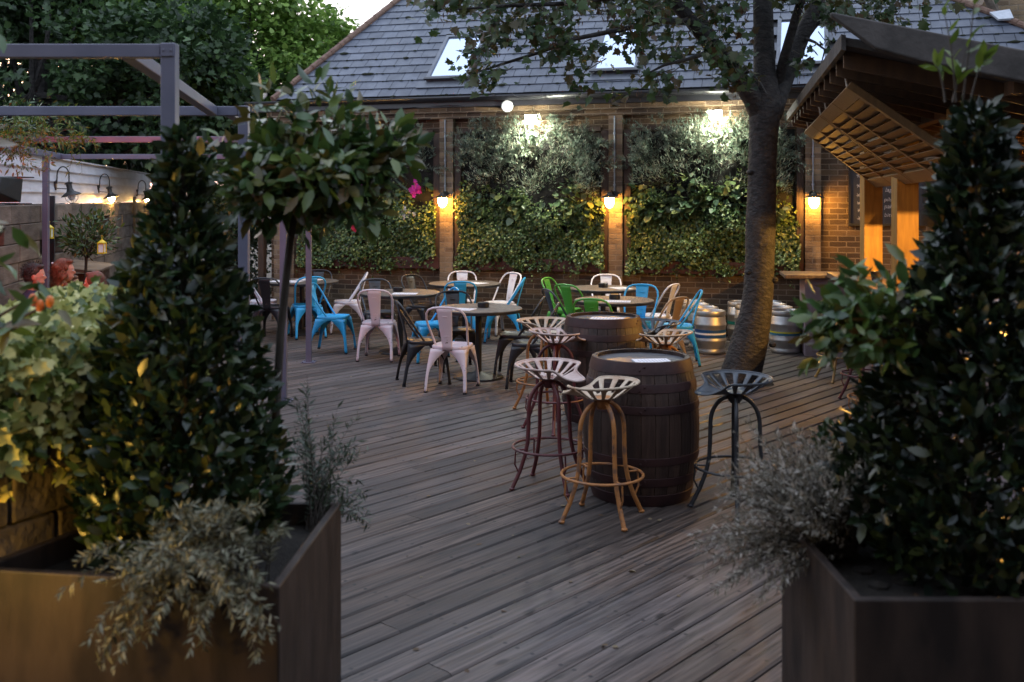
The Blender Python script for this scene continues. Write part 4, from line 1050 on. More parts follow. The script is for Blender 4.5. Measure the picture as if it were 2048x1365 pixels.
# ================================================================== BISTRO CHAIRS
def chair_paint(nm, c, c2): return mat(nm, c, (.11, .075, .06), 17, .34, .5, 6, bump=.05, lo=.66, hi=.71, detail=8)
CH = {'blue': chair_paint('sky_blue_paint', (.03, .36, .68), (.04, .3, .52)), 'white': chair_paint('white_paint', (.62, .62, .68), (.55, .55, .6)),
      'pink': chair_paint('heater_tinted_white_paint', (.64, .56, .59), (.58, .55, .6)), 'black': chair_paint('black_paint', (.014, .015, .019), (.02, .02, .024)),  # the pink is heater glow painted into the colour of white chairs
      'grey': chair_paint('slate_grey_paint', (.04, .05, .065), (.05, .06, .075)), 'green': chair_paint('leaf_green_paint', (.06, .3, .035), (.05, .25, .03)),
      'tan': chair_paint('tan_paint', (.42, .28, .15), (.36, .24, .13))}
def chair_meshes(col):
    t = thing('metal_chair', 'x', 'chair'); m = CH[col]
    # pressed seat with a rolled rim
    q = MB(); n = 28; rings = []
    def sq(r, a, p=4.5):
        c, s = math.cos(a), math.sin(a); k = (abs(c) ** p + abs(s) ** p) ** (-1 / p); return (r * k * c, r * k * s)
    for r, z in ((.175, .405), (.184, .425), (.187, .446), (.181, .455), (.172, .454), (.16, .444), (.1, .44), (.03, .44)):
        rings.append([(*sq(r, 2 * math.pi * (j + .5) / n), z) for j in range(n)])
    V = [p for r_ in rings for p in r_]; q.add(V, [(i * n + j, i * n + (j + 1) % n, (i + 1) * n + (j + 1) % n, (i + 1) * n + j) for i in range(len(rings) - 1) for j in range(n)] + [tuple((len(rings) - 1) * n + j for j in range(n))])
    q.build('seat', m, t, sharp=50)
    # four folded sheet legs, wide at the top so that pairs meet in an arch
    for sx in (-1, 1):
        for sy in (-1, 1):
            top = Vector((sx * .176, sy * .176, .425)); bot = Vector((sx * .215, sy * (.235 if sy > 0 else .265), .012))
            V, Fc = [], []; K = 12
            for i in range(K + 1):
                u = i / K; c = top.lerp(bot, u); c += Vector((sx * .006, sy * .006, 0)) * math.sin(math.pi * u)
                w_ = .026 + .15 * max(0, 1 - u / .62) ** 2.0
                w_ = min(w_, .176)
                V += [c + Vector((-sx * w_, 0, 0)), c + Vector((-sx * min(.014, w_ * .5), sy * .004, 0)), c, c + Vector((sx * .004, -sy * min(.014, w_ * .5), 0)), c + Vector((0, -sy * w_, 0))]
            for i in range(K):
                for j in range(4): Fc.append((i * 5 + j, i * 5 + j + 1, i * 5 + j + 6, i * 5 + j + 5))
            q = MB(); q.add(V, Fc); lg = q.build('leg', m, t, sharp=40, solid=.004)
            q = MB(); q.box(bot + Vector((-sx * .012, -sy * .012, -.004)), (.034, .034, .016)); q.build('foot_cap', 'black', lg, False)
    # tubular hoop back and tapering splat
    def bp(x, z): return Vector((x, -.02 - .27 * ((z - .44) / .41) ** .9 if z > .44 else -.02, z))
    pts = [(.17, .43), (.178, .5), (.19, .58), (.203, .66), (.208, .73), (.196, .785), (.165, .825), (.115, .845), (.05, .852)]
    P = [bp(x, z) for x, z in pts] + [bp(0, .853)] + [bp(-x, z) for x, z in reversed(pts)]
    q = MB(); q.tube(P, .0115, 10); q.build('back_hoop', m, t)
    V, Fc = [], []
    for i in range(11):
        u = i / 10; z = .42 + u * .425; w_ = .05 + .032 * u
        y = (-.186 + .006 - .11 * (u ** 1.2)) if i > 1 else -.189
        V += [(-w_, y, z), (-w_ * .8, y - .006, z), (w_ * .8, y - .006, z), (w_, y, z)]
    for i in range(10):
        for j in range(3): Fc.append((i * 4 + j, i * 4 + j + 1, i * 4 + j + 5, i * 4 + j + 4))
    q = MB(); q.add(V, Fc)
    def sy_(z): u = (z - .42) / .425; return -.186 + .006 - .11 * u ** 1.2
    for z in (.56, .76):
        q.box((0, sy_(z) - .0075, z), (.05, .006, .006)); q.box((0, sy_(z) + .004, z), (.05, .006, .006))
    q.build('splat', m, t, sharp=50, solid=.003)
    return t
protos = {}
BACKS = 'painted metal cafe chairs round the tables'
def place_chair(col, x, y, f, label):
    a = math.atan2(-f[0], f[1])
    if col not in protos: o = protos[col] = chair_meshes(col)
    else: o = copy_tree(protos[col])
    o.location = (x, y, 0); o.rotation_euler = (0, 0, a); tag(o, label, 'chair', BACKS)
for c in (
    ('pink', -.60, 10.38, (.24, .97), 'heater-tinted white chair seen from behind at the nearest round table'),
    ('pink', -1.60, 12.33, (.08, 1), 'heater-tinted white chair seen from behind at the table with the dark grey chair'),
    ('blue', -2.25, 12.92, (.99, -.12), 'sky blue chair standing sideways alone on open deck beside a pergola post'),
    ('blue', -2.86, 14.28, (-.42, .9), 'sky blue chair half hidden by the thin pergola post at the table by the corner'),
    ('white', -2.38, 14.78, (-.98, -.15), 'white chair standing sideways against the brick wall beside the corner table'),
    ('black', -3.3, 14.1, (.15, 1), 'black chair behind the bay stem at the corner table'),
    ('black', -2.9, 15.1, (0, -1), 'black chair with only its hoop showing behind the corner table'),
    ('white', -3.6, 14.85, (.9, .2), 'white chair at the corner table, just a sliver beside the bay stem'),
    ('grey', -1.73, 13.38, (.35, -.94), 'dark grey chair behind the table with the black ashtray near the corner'),
    ('black', -1.22, 14.25, (.75, -.66), 'black chair against the brick wall to the left of the lamp pier'),
    ('blue', -.95, 12.2, (-.9, -.3), 'sky blue chair with its seat towards us between two round tables'),
    ('blue', -.68, 13.5, (-.05, 1), 'sky blue chair seen from behind at the wall side table'),
    ('black', -.62, 11.6, (.25, -.97), 'black chair facing us behind the nearest round table'),
    ('black', -.92, 10.76, (.95, .28), 'black chair turned sideways beside the pinkish chair at the nearest table'),
    ('black', .06, 11.2, (-.97, .12), 'black chair with shiny seat on the right of the nearest round table, further of two'),
    ('black', .19, 10.55, (-.97, .1), 'black chair closest behind the tractor seat stools'),
    ('white', -.72, 14.82, (.05, -1), 'white chair facing us behind the wall side table below the lamp pier'),
    ('white', -.19, 14.62, (-.75, -.66), 'white chair turned towards the wall side table behind a blue chair'),
    ('blue', -.12, 13.85, (-.96, .1), 'sky blue chair turned sideways at the right of the wall side table'),
    ('green', .72, 13.72, (.85, -.45), 'green chair furthest back beside the rear table'),
    ('green', .85, 13.0, (.62, .72), 'green chair between the other green chair and a dark one'),
    ('grey', .68, 12.2, (.88, .3), 'dark slate chair in front of the two green chairs'),
    ('green', .93, 11.22, (.3, .95), 'green chair just behind the rear whisky barrel'),
    ('white', 1.3, 14.18, (-.1, -1), 'white chair facing us behind the rear table under the lamp pier'),
    ('blue', 1.54, 12.52, (-.3, -.95), 'sky blue chair facing us behind the table with sheets and ashtray'),
    ('white', 1.8, 13.0, (-.75, .5), 'pale mauve white chair between the blue and tan chairs'),
    ('tan', 1.62, 11.32, (-.7, .7), 'tan chair next to the table behind the rear barrel'),
    ('blue', 1.92, 11.98, (-.97, .1), 'sky blue chair turned sideways nearest the steel kegs')):
    place_chair(*c)

# ================================================================== ROUND TABLES
def make_table(r):
    t = thing('round_table', 'x', 'table')
    q = MB(); q.lathe([(.02, .712), (r - .02, .712), (r, .716), (r, .748), (r - .006, .752), (.02, .752)], 48); q.build('tabletop', 'table_wood', t, sharp=30)
    q = MB(); q.lathe([(r + .0015, .714), (r + .004, .716), (r + .004, .742), (r + .0015, .744)], 48, cap=False); q.build('edge_band', 'iron', t)
    q = MB(); q.lathe([(.16, .695), (.16, .711), (.035, .711)], 20); q.lathe([(.036, .03), (.034, .06), (.034, .7)], 20); q.build('column', 'iron', t)
    q = MB(); q.lathe([(.26, 0), (.27, .008), (.262, .02), (.2, .034), (.08, .05), (.04, .07)], 40); q.build('base', 'iron', t)
    return t
TB = {'front': (-.36, 11.03, .47), 'mid': (-1.4, 12.86, .5), 'wall': (-.66, 14.25, .5), 'corner': (-3.0, 14.62, .52), 'right': (1.19, 11.93, .46), 'rear': (1.2, 13.5, .46)}
TL = {'front': 'nearest round plank table, with a menu and glossy black ashtray', 'mid': 'round plank table between the pinkish white and dark grey chairs', 'wall': 'round table against the wall with white chairs behind it',
      'corner': 'round table in the left corner carrying two white sheets', 'right': 'round table behind the rear barrel, carrying ashtray and white sheets', 'rear': 'round table below the middle lamp pier beside the green chairs'}
pt = {}
for k, (x, y, r) in TB.items():
    if r in pt: o = copy_tree(pt[r])
    else: o = pt[r] = make_table(r)
    o.location = (x, y, 0); o.rotation_euler = (0, 0, random.uniform(0, 3)); tag(o, TL[k], 'table', 'round tables on the deck')
def ashtray(x, y, z, label):
    t = thing('ashtray', label, 'ashtray', (x, y, z), 0, 'black ashtrays on the tables')
    q = MB(); q.lathe([(.058, 0), (.064, .006), (.064, .05), (.058, .056), (.046, .054), (.042, .03), (.01, .03)], 28); q.build('bowl', 'black', t)
    q = MB(); q.lathe([(.045, .0555), (.02, .058), (.003, .059)], 20); q.build('lid', 'iron', t)
def sheet(x, y, z, rz, label, w_=.21, h_=.3, clip=True, name='menu', cat='menu'):
    t = thing(name, label, cat, (x, y, z), rz, 'menus and sheets lying on tables and barrels')
    q = MB(); q.box((0, 0, .0025), (w_, h_, .005)); q.build('page', 'paper', t, False)
    if clip:
        q = MB(); 
        for k in range(9): q.box((random.uniform(-.01, .01), h_ * .4 - k * h_ * .095, .0056), (w_ * random.uniform(.4, .75), .006, .0008))
        q.build('print', 'print', t, False)
ZT = .7525
ashtray(gx(966, 10.95), 11.07, ZT, 'glossy black ashtray on the nearest round table')
ashtray(gx(795, 12.9), 12.95, ZT, 'black ashtray on the table in front of the dark grey chair')
ashtray(gx(1230, 11.95), 11.98, ZT, 'black ashtray on the table behind the rear barrel')
ashtray(gx(1207, 13.5), 13.55, ZT, 'black ashtray on the rear table below the middle pier')
sheet(-.55, 10.85, ZT, 1.2, 'menu sheet on the nearest round table beside its ashtray')
sheet(-1.32, 12.62, ZT, 1.5, 'menu sheet in front of the ashtray by the dark grey chair')
sheet(-3.2, 14.5, ZT, 1.3, 'white sheet on the corner table, part behind the bay stem', .3, .42)
sheet(-2.92, 14.82, ZT, 1.0, 'white sheet at the back of the corner table', .25, .34)
sheet(1.2, 11.68, ZT, 1.4, 'white sheet on the table behind the rear barrel')
sheet(1.42, 13.4, ZT, .4, 'white sheet on the rear table beside its ashtray')
sheet(-.5, 14.2, ZT, .9, 'white sheet on the wall side table between white chairs')

# ================================================================== BARRELS
def make_barrel():
    t = thing('whisky_barrel', 'x', 'barrel'); H = .9; n = 26
    def rad(z): u = abs(z - H / 2) / (H / 2); return .378 - .062 * u ** 2.1
    q = MB()
    for k in range(n):
        w0, w1 = 2 * math.pi * (k + .02) / n, 2 * math.pi * (k + .98) / n; V = []; Z = [H * i / 12 for i in range(13)]
        for z in Z:
            for rr in (rad(z), rad(z) - .03):
                for a in (w0, (w0 + w1) / 2, w1): V.append((rr * math.cos(a), rr * math.sin(a), z))
        Fc = []
        for i in range(12):
            b = i * 6; c = b + 6
            Fc += [(b, b + 1, c + 1, c), (b + 1, b + 2, c + 2, c + 1), (b + 4, b + 3, c + 3, c + 4), (b + 5, b + 4, c + 4, c + 5), (b + 3, b, c, c + 3), (b + 2, b + 5, c + 5, c + 2)]
        Fc += [(0, 3, 4, 1), (1, 4, 5, 2), (72, 73, 76, 75), (73, 74, 77, 76)]
        q.add(V, Fc)
    q.build('staves', 'stave', t, False)
    for z0, z1 in ((.0, .075), (.13, .185), (.265, .315), (.585, .635), (.715, .77), (.825, .902)):
        q = MB(); q.lathe([(rad(z0) + .001, z0), (rad(z0) + .0045, z0 + .002), (rad((z0 + z1) / 2) + .0055, (z0 + z1) / 2), (rad(z1) + .0045, z1 - .002), (rad(z1) + .001, z1)], 60, cap=False)
        for j in range(2): q.ell((-.05 + .03 * j, -(rad((z0 + z1) / 2) + .004), (z0 + z1) / 2 + (j - .5) * .02), (.008, .006, .008), 8)
        q.build('hoop', 'hoop', t)
    q = MB(); q.lathe([(.3, .86), (.3, .875), (.002, .875)], 48, cap=False); q.build('head', 'head', t)
    return t
b1 = make_barrel(); b1.location = (.845, 6.72, 0); tag(b1, 'nearest whisky barrel, red brown hoops, with a white menu on its head', 'barrel', 'whisky barrels used as tables')
b2 = copy_tree(b1); b2.location = (.80, 9.0, 0); b2.rotation_euler = (0, 0, 1.1); tag(b2, 'rear whisky barrel between green chair and front barrel', 'barrel')
sheet(.905, 6.62, .876, -1.45, 'folded white menu on the nearest whisky barrel', .17, .235)
sheet(.83, 8.93, .876, 1.35, 'white menu with an orange edge on the rear whisky barrel', .24, .3)
q = MB(); q.box((.985, 8.9, .8815), (.035, .22, .006), Matrix.Rotation(-.35, 3, 'Z')); M['orange'] = mat('orange_card', (.6, .25, .02))
tag(q.build('pencil_card', 'orange', smooth=False), 'slim orange card beside the white menu on the rear barrel', 'card')

# ================================================================== TRACTOR SEAT STOOLS
def make_stool(leg, seat):
    t = thing('tractor_stool', 'x', 'bar stool')
    # cast pan with radial slots, tongue towards +y
    n = 72; rho = [.0, .2, .36, .46, .6, .76, .9, .95, 1.0]; rise = [0, .001, .006, .014, .032, .056, .077, .083, .086]
    def outline(a):     # a = 0 at tongue
        c = math.cos(a); w_ = .246 - .012 * c
        return w_ + .05 * max(0, c) ** 10 - .055 * math.exp(-((abs(a) - .6) / .28) ** 2)
    def pt_(r, a):
        o = outline(a) * r; x, y = o * math.sin(a), o * math.cos(a) * (.82 if math.cos(a) < 0 else .95)
        u = min(1, max(0, (abs(a) - .15) / .85)); k = .12 + .88 * u * u * (3 - 2 * u)
        return (x, y, .722 + k * float(np.interp(r, rho, rise)) + .012 * (1 - math.cos(a)) / 2 * r ** 3)
    V = []; Fc = []
    for r in rho:
        for j in range(n): V.append(pt_(r, (2 * math.pi * j / n + math.pi) % (2 * math.pi) - math.pi))
    for i in range(len(rho) - 1):
        for j in range(n):
            a = (2 * math.pi * (j + .5) / n + math.pi) % (2 * math.pi) - math.pi
            if 3 <= i <= 5 and abs(a) > .5 and (j % 5) not in (0, 1): continue
            if i == 1 and j % 12 in (0, 1, 2): continue
            Fc.append((i * n + j, i * n + (j + 1) % n, (i + 1) * n + (j + 1) % n, (i + 1) * n + j))
    q = MB(); q.add(V, Fc); so_ = q.build('seat', seat, t, sharp=60, solid=.006)
    q = MB(); q.tube([Vector(pt_(1.0, (2 * math.pi * j / n + math.pi) % (2 * math.pi) - math.pi)) + Vector((0, 0, .001)) for j in range(n)], .0068, 6, closed=True); q.build('rim', seat, so_)
    q = MB(); q.lathe([(.03, .66), (.045, .68), (.05, .712), (.07, .722), (.07, .729)], 18); q.build('hub', leg, t)
    for k in range(4):
        a = math.pi / 4 + k * math.pi / 2 + .26; d = Vector((math.cos(a), math.sin(a), 0)); P = []
        for i in range(9):
            b = math.pi / 2 * i / 8; P.append(d * (.02 + .13 * math.sin(b)) + Vector((0, 0, .70 - .17 * (1 - math.cos(b)))))
        P += [d * .152 + Vector((0, 0, .42)), d * .158 + Vector((0, 0, .31)), d * .178 + Vector((0, 0, .22)), d * .215 + Vector((0, 0, .12)), d * .27 + Vector((0, 0, .012))]
        q = MB(); q.tube(P, .0135, 10); q.ell(d * .272 + Vector((0, 0, .01)), (.02, .02, .012), 10)
        q.tube([d * .245 + Vector((0, 0, .255)), d * .252 + Vector((0, 0, .17)), d * .222 + Vector((0, 0, .11))], .006, 6)
        q.tube([d * .165 + Vector((0, 0, .262)), d * .245 + Vector((0, 0, .262))], .006, 6)
        q.build('leg', leg, t)
    q = MB(); q.tube([(.246 * math.cos(2 * math.pi * j / 40), .246 * math.sin(2 * math.pi * j / 40), .265) for j in range(40)], .0085, 8, closed=True); q.build('foot_ring', leg, t)
    return t
sp = {}
def stool(leg, seat, x, y, f, label, s=1.0):
    k = (leg, seat)
    if k in sp: o = copy_tree(sp[k])
    else: o = sp[k] = make_stool(leg, seat)
    o.location = (x, y, 0); o.rotation_euler = (0, 0, math.atan2(-f[0], f[1])); tag(o, label, 'bar stool', 'tractor seat bar stools')
stool('leg_orange', 'seat_cream', .545, 6.19, (-.8, .6), 'cream tractor seat stool with orange legs closest to us in front of the barrel')
stool('leg_red', 'seat_pink', .25, 6.88, (.8, -.6), 'pinkish tractor seat stool with oxblood legs left of the nearest barrel')
stool('leg_black', 'seat_black', 1.386, 6.37, (-.9, -.35), 'black tractor seat stool right of the nearest barrel')
stool('leg_orange', 'seat_cream', .29, 9.35, (.35, -.94), 'cream tractor seat stool with orange legs left of the rear barrel')
stool('leg_red', 'seat_pink', .365, 8.58, (.9, .4), 'tractor seat stool with reddish legs between front stools and rear barrel')
stool('leg_orange', 'seat_cream', 1.27, 8.5, (-.75, .65), 'cream tractor seat stool with orange legs right of the rear barrel')
stool('leg_black', 'seat_black', 1.27, 9.22, (-.6, -.8), 'blue black tractor seat stool right of the rear barrel in front of the tan chair')
stool('leg_yellow', 'seat_cream', 3.5, 10.9, (1, -.1), 'yellow legged stool at the far end of the wooden bar')
stool('leg_red', 'seat_pink', 3.38, 9.72, (1, -.1), 'red legged stool in the middle of the wooden bar')
stool('leg_orange', 'seat_pink', 3.06, 8.55, (1, -.1), 'pale orange legged stool at the bar nearest the bay bush')

# ================================================================== BEER KEGS
def make_keg(bands):
    t = thing('beer_keg', 'x', 'keg'); q = MB()
    pr = [(.17, .012), (.178, .0), (.186, .004), (.19, .02), (.19, .05), (.181, .062), (.186, .075)]
    for z in (.165, .36): pr += [(.19, z - .03), (.199, z - .012), (.2, z), (.199, z + .012), (.19, z + .03)]
    pr += [(.188, .45), (.181, .462), (.19, .476), (.19, .512), (.186, .528), (.178, .53), (.172, .522), (.172, .47), (.12, .478), (.03, .482)]
    pr.insert(12, (.191, .26)); q.lathe(pr, 44, cap=False); q.lathe([(.03, .481), (.03, .5), (.002, .5)], 16, cap=False); q.build('shell', 'keg', t, sharp=60)
    for z0, z1, m in bands:
        q = MB(); q.lathe([(.1925, z0), (.1925, z1)], 44, cap=False); q.build('band', m, t)
    return t
BW = [(.2, .24, 'band_blue'), (.24, .262, 'band_white'), (.262, .3, 'band_blue')]; YT = [(.225, .252, 'band_teal'), (.254, .272, 'band_yellow')]; GN = [(.23, .27, 'band_green')]
k1 = make_keg(BW); k2 = make_keg(YT); k3 = make_keg(GN)
KL = [(k1, 2.48, 12.82, 'steel keg with blue and white bands at the front of its line'), (k1, 2.47, 13.22, 'second steel keg behind the blue and white banded one'),
      (k1, 2.43, 13.62, 'third steel keg in the line left of the tree'), (k3, 2.44, 14.02, 'dark rimmed keg last in the line left of the tree, against the wall'),
      (k3, 3.13, 13.5, 'steel keg half hidden behind the tree trunk'), (k3, 3.12, 13.92, 'steel keg against the wall behind the tree trunk'),
      (k2, 3.43, 12.86, 'steel keg with yellow and teal bands right of the tree'), (k2, 3.44, 13.25, 'second steel keg behind the yellow and teal banded one'),
      (k2, 3.46, 13.63, 'third steel keg in the line right of the tree'), (k2, 3.48, 13.98, 'last steel keg against the wall right of the tree')]
usd = set()
for k, x, y, lb in KL:
    o = k if k.name not in usd else copy_tree(k); usd.add(k.name)
    o.location = (x, y, 0); o.rotation_euler = (0, 0, random.uniform(0, 6)); tag(o, lb, 'keg', 'steel beer kegs against the wall')
# ================================================================== THE COURTYARD TREE
random.seed(101); np.random.seed(101)
TD = 10.75
t = thing('maple_tree', 'forked maple growing through the deck, trunk bent at its foot', 'tree', at(1487, 770, TD) * 1)
t.location.z = 0
def tp(px, py, D=TD): return at(px, py, D)
q = MB()
path = [(1464, 812, .26), (1472, 788, .235), (1480, 755, .212), (1490, 718, .2), (1500, 680, .191), (1511, 628, .166), (1517, 580, .156), (1520, 510, .152), (1521, 450, .158), (1523, 400, .15), (1525, 320, .146), (1527, 260, .152), (1531, 215, .17), (1531, 185, .145), (1529, 140, .115), (1527, 60, .105), (1525, -40, .1), (1518, -150, .085), (1500, -320, .06), (1510, -520, .03)]
q.tube([tp(a, b) for a, b, _ in path], [c for *_, c in path], 22)
def branch(P, r): q.tube([tp(*p) for p in P], r, 12)
branch([(1524, 235), (1505, 195, 10.7), (1470, 148, 10.6), (1430, 100, 10.5), (1385, 45, 10.4), (1335, -10, 10.3), (1270, -90, 10.1), (1180, -190, 9.8)], [.12, .11, .095, .088, .075, .066, .055, .03])
branch([(1442, 115, 10.52), (1425, 80, 10.6), (1405, 40, 10.7), (1392, -10, 10.8), (1370, -120, 10.9)], [.06, .058, .052, .05, .03])
branch([(1541, 230), (1556, 190, 10.8), (1580, 130, 10.9), (1605, 70, 11.0), (1632, 10, 11.1), (1660, -60, 11.2), (1720, -190, 11.4)], [.12, .105, .092, .085, .078, .065, .03])
branch([(1556, 170, 10.8), (1570, 110, 10.6), (1590, 40, 10.4), (1606, -10, 10.3), (1640, -130, 10)], [.06, .05, .045, .042, .02])
branch([(1596, 95, 10.95), (1625, 55, 11.1), (1660, 15, 11.3), (1720, -40, 11.6)], [.045, .04, .034, .02])
branch([(1385, 45, 10.4), (1320, 42, 10.0), (1240, 60, 9.7), (1150, 78, 9.5), (1080, 105, 9.3), (1000, 130, 9.2), (940, 150, 9.1)], [.04, .03, .024, .02, .016, .012, .006])
branch([(1335, -10, 10.3), (1230, -5, 9.8), (1120, 8, 9.4), (1010, 12, 9.1), (900, 20, 8.9)], [.04, .03, .022, .015, .006])
branch([(1430, 100, 10.5), (1380, 118, 10.1), (1330, 130, 9.9), (1280, 155, 9.8)], [.03, .02, .014, .006])
branch([(1470, 148, 10.6), (1500, 145, 10.2), (1520, 165, 9.9), (1535, 190, 9.7)], [.02, .014, .01, .005])
branch([(1605, 75, 11.0), (1630, 85, 10.7), (1650, 100, 10.5), (1642, 130, 10.4)], [.022, .014, .01, .005])
tr_o = q.build('trunk', 'trunk', t, world=True)
# oval branch scar on the trunk's face
q = MB(); c = tp(1527, 468, TD - .142)
q.tube([c + Vector((.05 * math.cos(a) * (1 - .35 * math.sin(a)), .03 * math.cos(a) ** 2, .13 * math.sin(a))) for a in [2 * math.pi * k / 24 for k in range(24)]], [.02 + .006 * math.sin(k * 1.7) for k in range(24)], 8, closed=True); q.build('branch_scar', 'trunk', tr_o, world=True)
q = MB(); q.ell(c + Vector((0, .008, -.005)), (.038, .016, .105), 12); q.build('scar_hollow', 'dark_under', tr_o, world=True)
for px, py, r_ in ((1500, 345, .03), (1548, 560, .035), (1497, 545, .03), (1545, 690, .03), (1508, 300, .02)):
    q = MB(); q.ell(tp(px, py, TD - .06), (r_ * 1.3, r_ * 1.6, r_), 10); q.build('burr', 'trunk', tr_o, world=True)
pit = MB(); c = at(1476, 775, TD); pit.add([(c.x, c.y + .02, .005)] + [(c.x + .02 + (.36 + .03 * math.sin(k * 2.3)) * math.cos(k * math.pi / 14), c.y + .02 + (.36 + .03 * math.cos(k * 1.7)) * math.sin(k * math.pi / 14), .005) for k in range(28)], [(0, 1 + k, 1 + (k + 1) % 28) for k in range(28)])
tag(pit.build('soil', 'soil', smooth=False), 'dark soil in the opening round the tree foot', 'soil', kind='structure')
# leaf sprays: drooping along the branches
spr = []
def area(x0, y0, x1, y1, n, D0, D1):
    for _ in range(n): spr.append((random.uniform(x0, x1), random.uniform(y0, y1), random.uniform(D0, D1)))
area(868, -25, 1000, 22, 11, 8.7, 9.3); area(985, -30, 1300, 42, 40, 9.0, 10.2); area(940, 35, 1120, 95, 20, 8.9, 9.6); area(1085, 55, 1290, 120, 24, 9.2, 10)
area(885, 88, 1000, 165, 15, 8.8, 9.3); area(1255, 95, 1360, 165, 13, 9.6, 10.2); area(1330, 40, 1490, 130, 22, 9.6, 10.5)
area(1300, -40, 1520, 40, 26, 9.5, 11); area(1540, -40, 1700, 40, 16, 9.6, 11.2); area(1660, -30, 1800, 52, 16, 10.5, 11.5); area(1590, 78, 1650, 138, 6, 10.3, 10.7)
area(1440, 110, 1500, 165, 6, 9.9, 10.4); area(1250, 165, 1350, 195, 5, 9.6, 10); area(1140, 110, 1280, 190, 6, 9.3, 9.9); area(1380, 150, 1480, 180, 3, 9.9, 10.3)
def clear_of(x, y):
    if 1175 < x < 1275 and 72 < y < 185: return random.random() < .12
    if 845 < x < 925 and 70 < y < 175: return random.random() < .35
    if 1535 < x < 1660 and 45 < y < 160: return random.random() < .3
    if 1290 < x < 1480 and 40 < y < 150: return random.random() < .75
    return True
spr = [p for p in spr if clear_of(p[0], p[1])]
cs = [tuple(at(x, y, D)) for x, y, D in spr]
q = MB()
for c in cs:
    c = Vector(c); q.tube([c + Vector((random.uniform(-.1, .25), random.uniform(.0, .25), random.uniform(.05, .2))), c + Vector((.02, 0, .03)), c - Vector((.03, 0, .05))], [.006, .004, .002], 4)
up_ = []
for k in range(150):
    up_.append((random.uniform(-1.2, 5.6), random.uniform(8.3, 13.4), random.uniform(4.15, 6.6)))
for c in up_:
    if random.random() < .5: q.tube([at(1520, -130, TD), Vector(c)], [.03, .004], 4)
q.build('twigs', 'twig', t, world=True)
def maple_clumps(cs, rad, n, size):
    C = np.repeat(np.array(cs), n, axis=0); P = C + rnd(len(C)) * np.array((.55, .55, .38)) * rad
    ax = rnd(len(C), .6) + (-.1, -.15, -.45); nn = rnd(len(C), .45) + (0, -.45, .8)
    return leaves('maple', P, ax, nn, size * np.random.uniform(.55, 1.2, len(C)))
leafmesh('crown', [maple_clumps(cs, .15, 12, .094), maple_clumps(up_, .4, 26, .15)], 'maple', t, True)
# hanging winged seeds
M['keys'] = leafmat('dry_seed_keys', [(.09, .045, .022), (.13, .07, .035), (.08, .05, .02)], .7, .3)
ks = [c for c in cs if random.random() < .3]
C = np.repeat(np.array(ks), 9, axis=0) + rnd(len(ks) * 9) * (.025, .025, .05) - (0, 0, .1)
tag(leafmesh('seed_keys', [leaves('narrow', C, rnd(len(C), .4) + (0, 0, -1), rnd(len(C)), np.full(len(C), .05))], 'keys', t, True), kind='stuff')

# ================================================================== THE WOODEN BAR ON THE RIGHT
bar = thing('wooden_bar', 'open timber bar hut with heavy grey roof, pine posts and plank counter', 'bar', (4.2, 9.5, 0))
bd = Vector((.17, 1, 0)).normalized(); bn = Vector((bd.y, -bd.x, 0))      # along the bar, and inward (to the right)
def cl(D, off=0): p = Vector((3.71 - .165 * (12.1 - D), D, 0)); return p + bn * off
# counter
q = MB()
for k in range(3): q.hexa([cl(6.2, .005 + k * .19) + Vector((0, 0, 1.0)), cl(6.2, .185 + k * .19) + Vector((0, 0, 1.0)), cl(12.1, .185 + k * .19) + Vector((0, 0, 1.0)), cl(12.1, .005 + k * .19) + Vector((0, 0, 1.0)),
                           cl(6.2, .005 + k * .19) + Vector((0, 0, 1.06)), cl(6.2, .185 + k * .19) + Vector((0, 0, 1.06)), cl(12.1, .185 + k * .19) + Vector((0, 0, 1.06)), cl(12.1, .005 + k * .19) + Vector((0, 0, 1.06))])
q.build('counter', 'counter', bar, False, world=True, bevel=.006)
q = MB()
for k in range(29):
    a, b = 6.3 + k * .2, 6.3 + k * .2 + .194
    q.hexa([cl(a, .28) + Vector((0, 0, .0)), cl(a, .32), cl(b, .32), cl(b, .28)] + [p + Vector((0, 0, .998)) for p in (cl(a, .28), cl(a, .32), cl(b, .32), cl(b, .28))])
q.build('front_panel', 'mauve', bar, False, world=True)
# posts: broad pine boards standing on the counter line
for D, off, ztop in ((11.5, .33, 2.5), (9.62, .3, 2.55), (7.6, .3, 2.6)):
    p = cl(D, off); q = MB(); q.box((p.x + .1, p.y + .075, ztop / 2), (.205, .15, ztop)); q.build('post', 'pine', bar, False, world=True, bevel=.006)
# roof: slab falling to the right, with a thick rounded fascia
def rp(D, v, h=0):       # v metres to the right of the eave, h above the underside
    k = (D - 6.4) / 5.5; e = Vector((2.085 + 1.155 * k, D, 2.885)); return e + bn * v + Vector((0, 0, -.235 * v + h))
q = MB(); q.hexa([rp(6.4, 0, 0), rp(6.4, 3.6, 0), rp(12.2, 3.6, 0), rp(12.2, 0, 0), rp(6.4, 0, .05), rp(6.4, 3.6, .05), rp(12.2, 3.6, .05), rp(12.2, 0, .05)])
rf = q.build('roof', 'felt', bar, False, world=True)
q = MB(); n = 14
V = []
for k in range(n + 1):
    v = -.1 + 3.7 * k / n; dn = .19 * min(1, (k + .15) / 1.3)
    for y0, hh in ((6.30, .17), (6.30, .17 - dn), (6.36, .17 - dn - .005), (6.37, .175)): V.append(rp(y0, v, hh))
q.add(V, [(i * 4 + j, i * 4 + (j + 1) % 4, i * 4 + 4 + (j + 1) % 4, i * 4 + 4 + j) for i in range(n) for j in range(4)] + [(3, 2, 1, 0)])
q.build('fascia', 'felt', rf, False, world=True, bevel=.01)
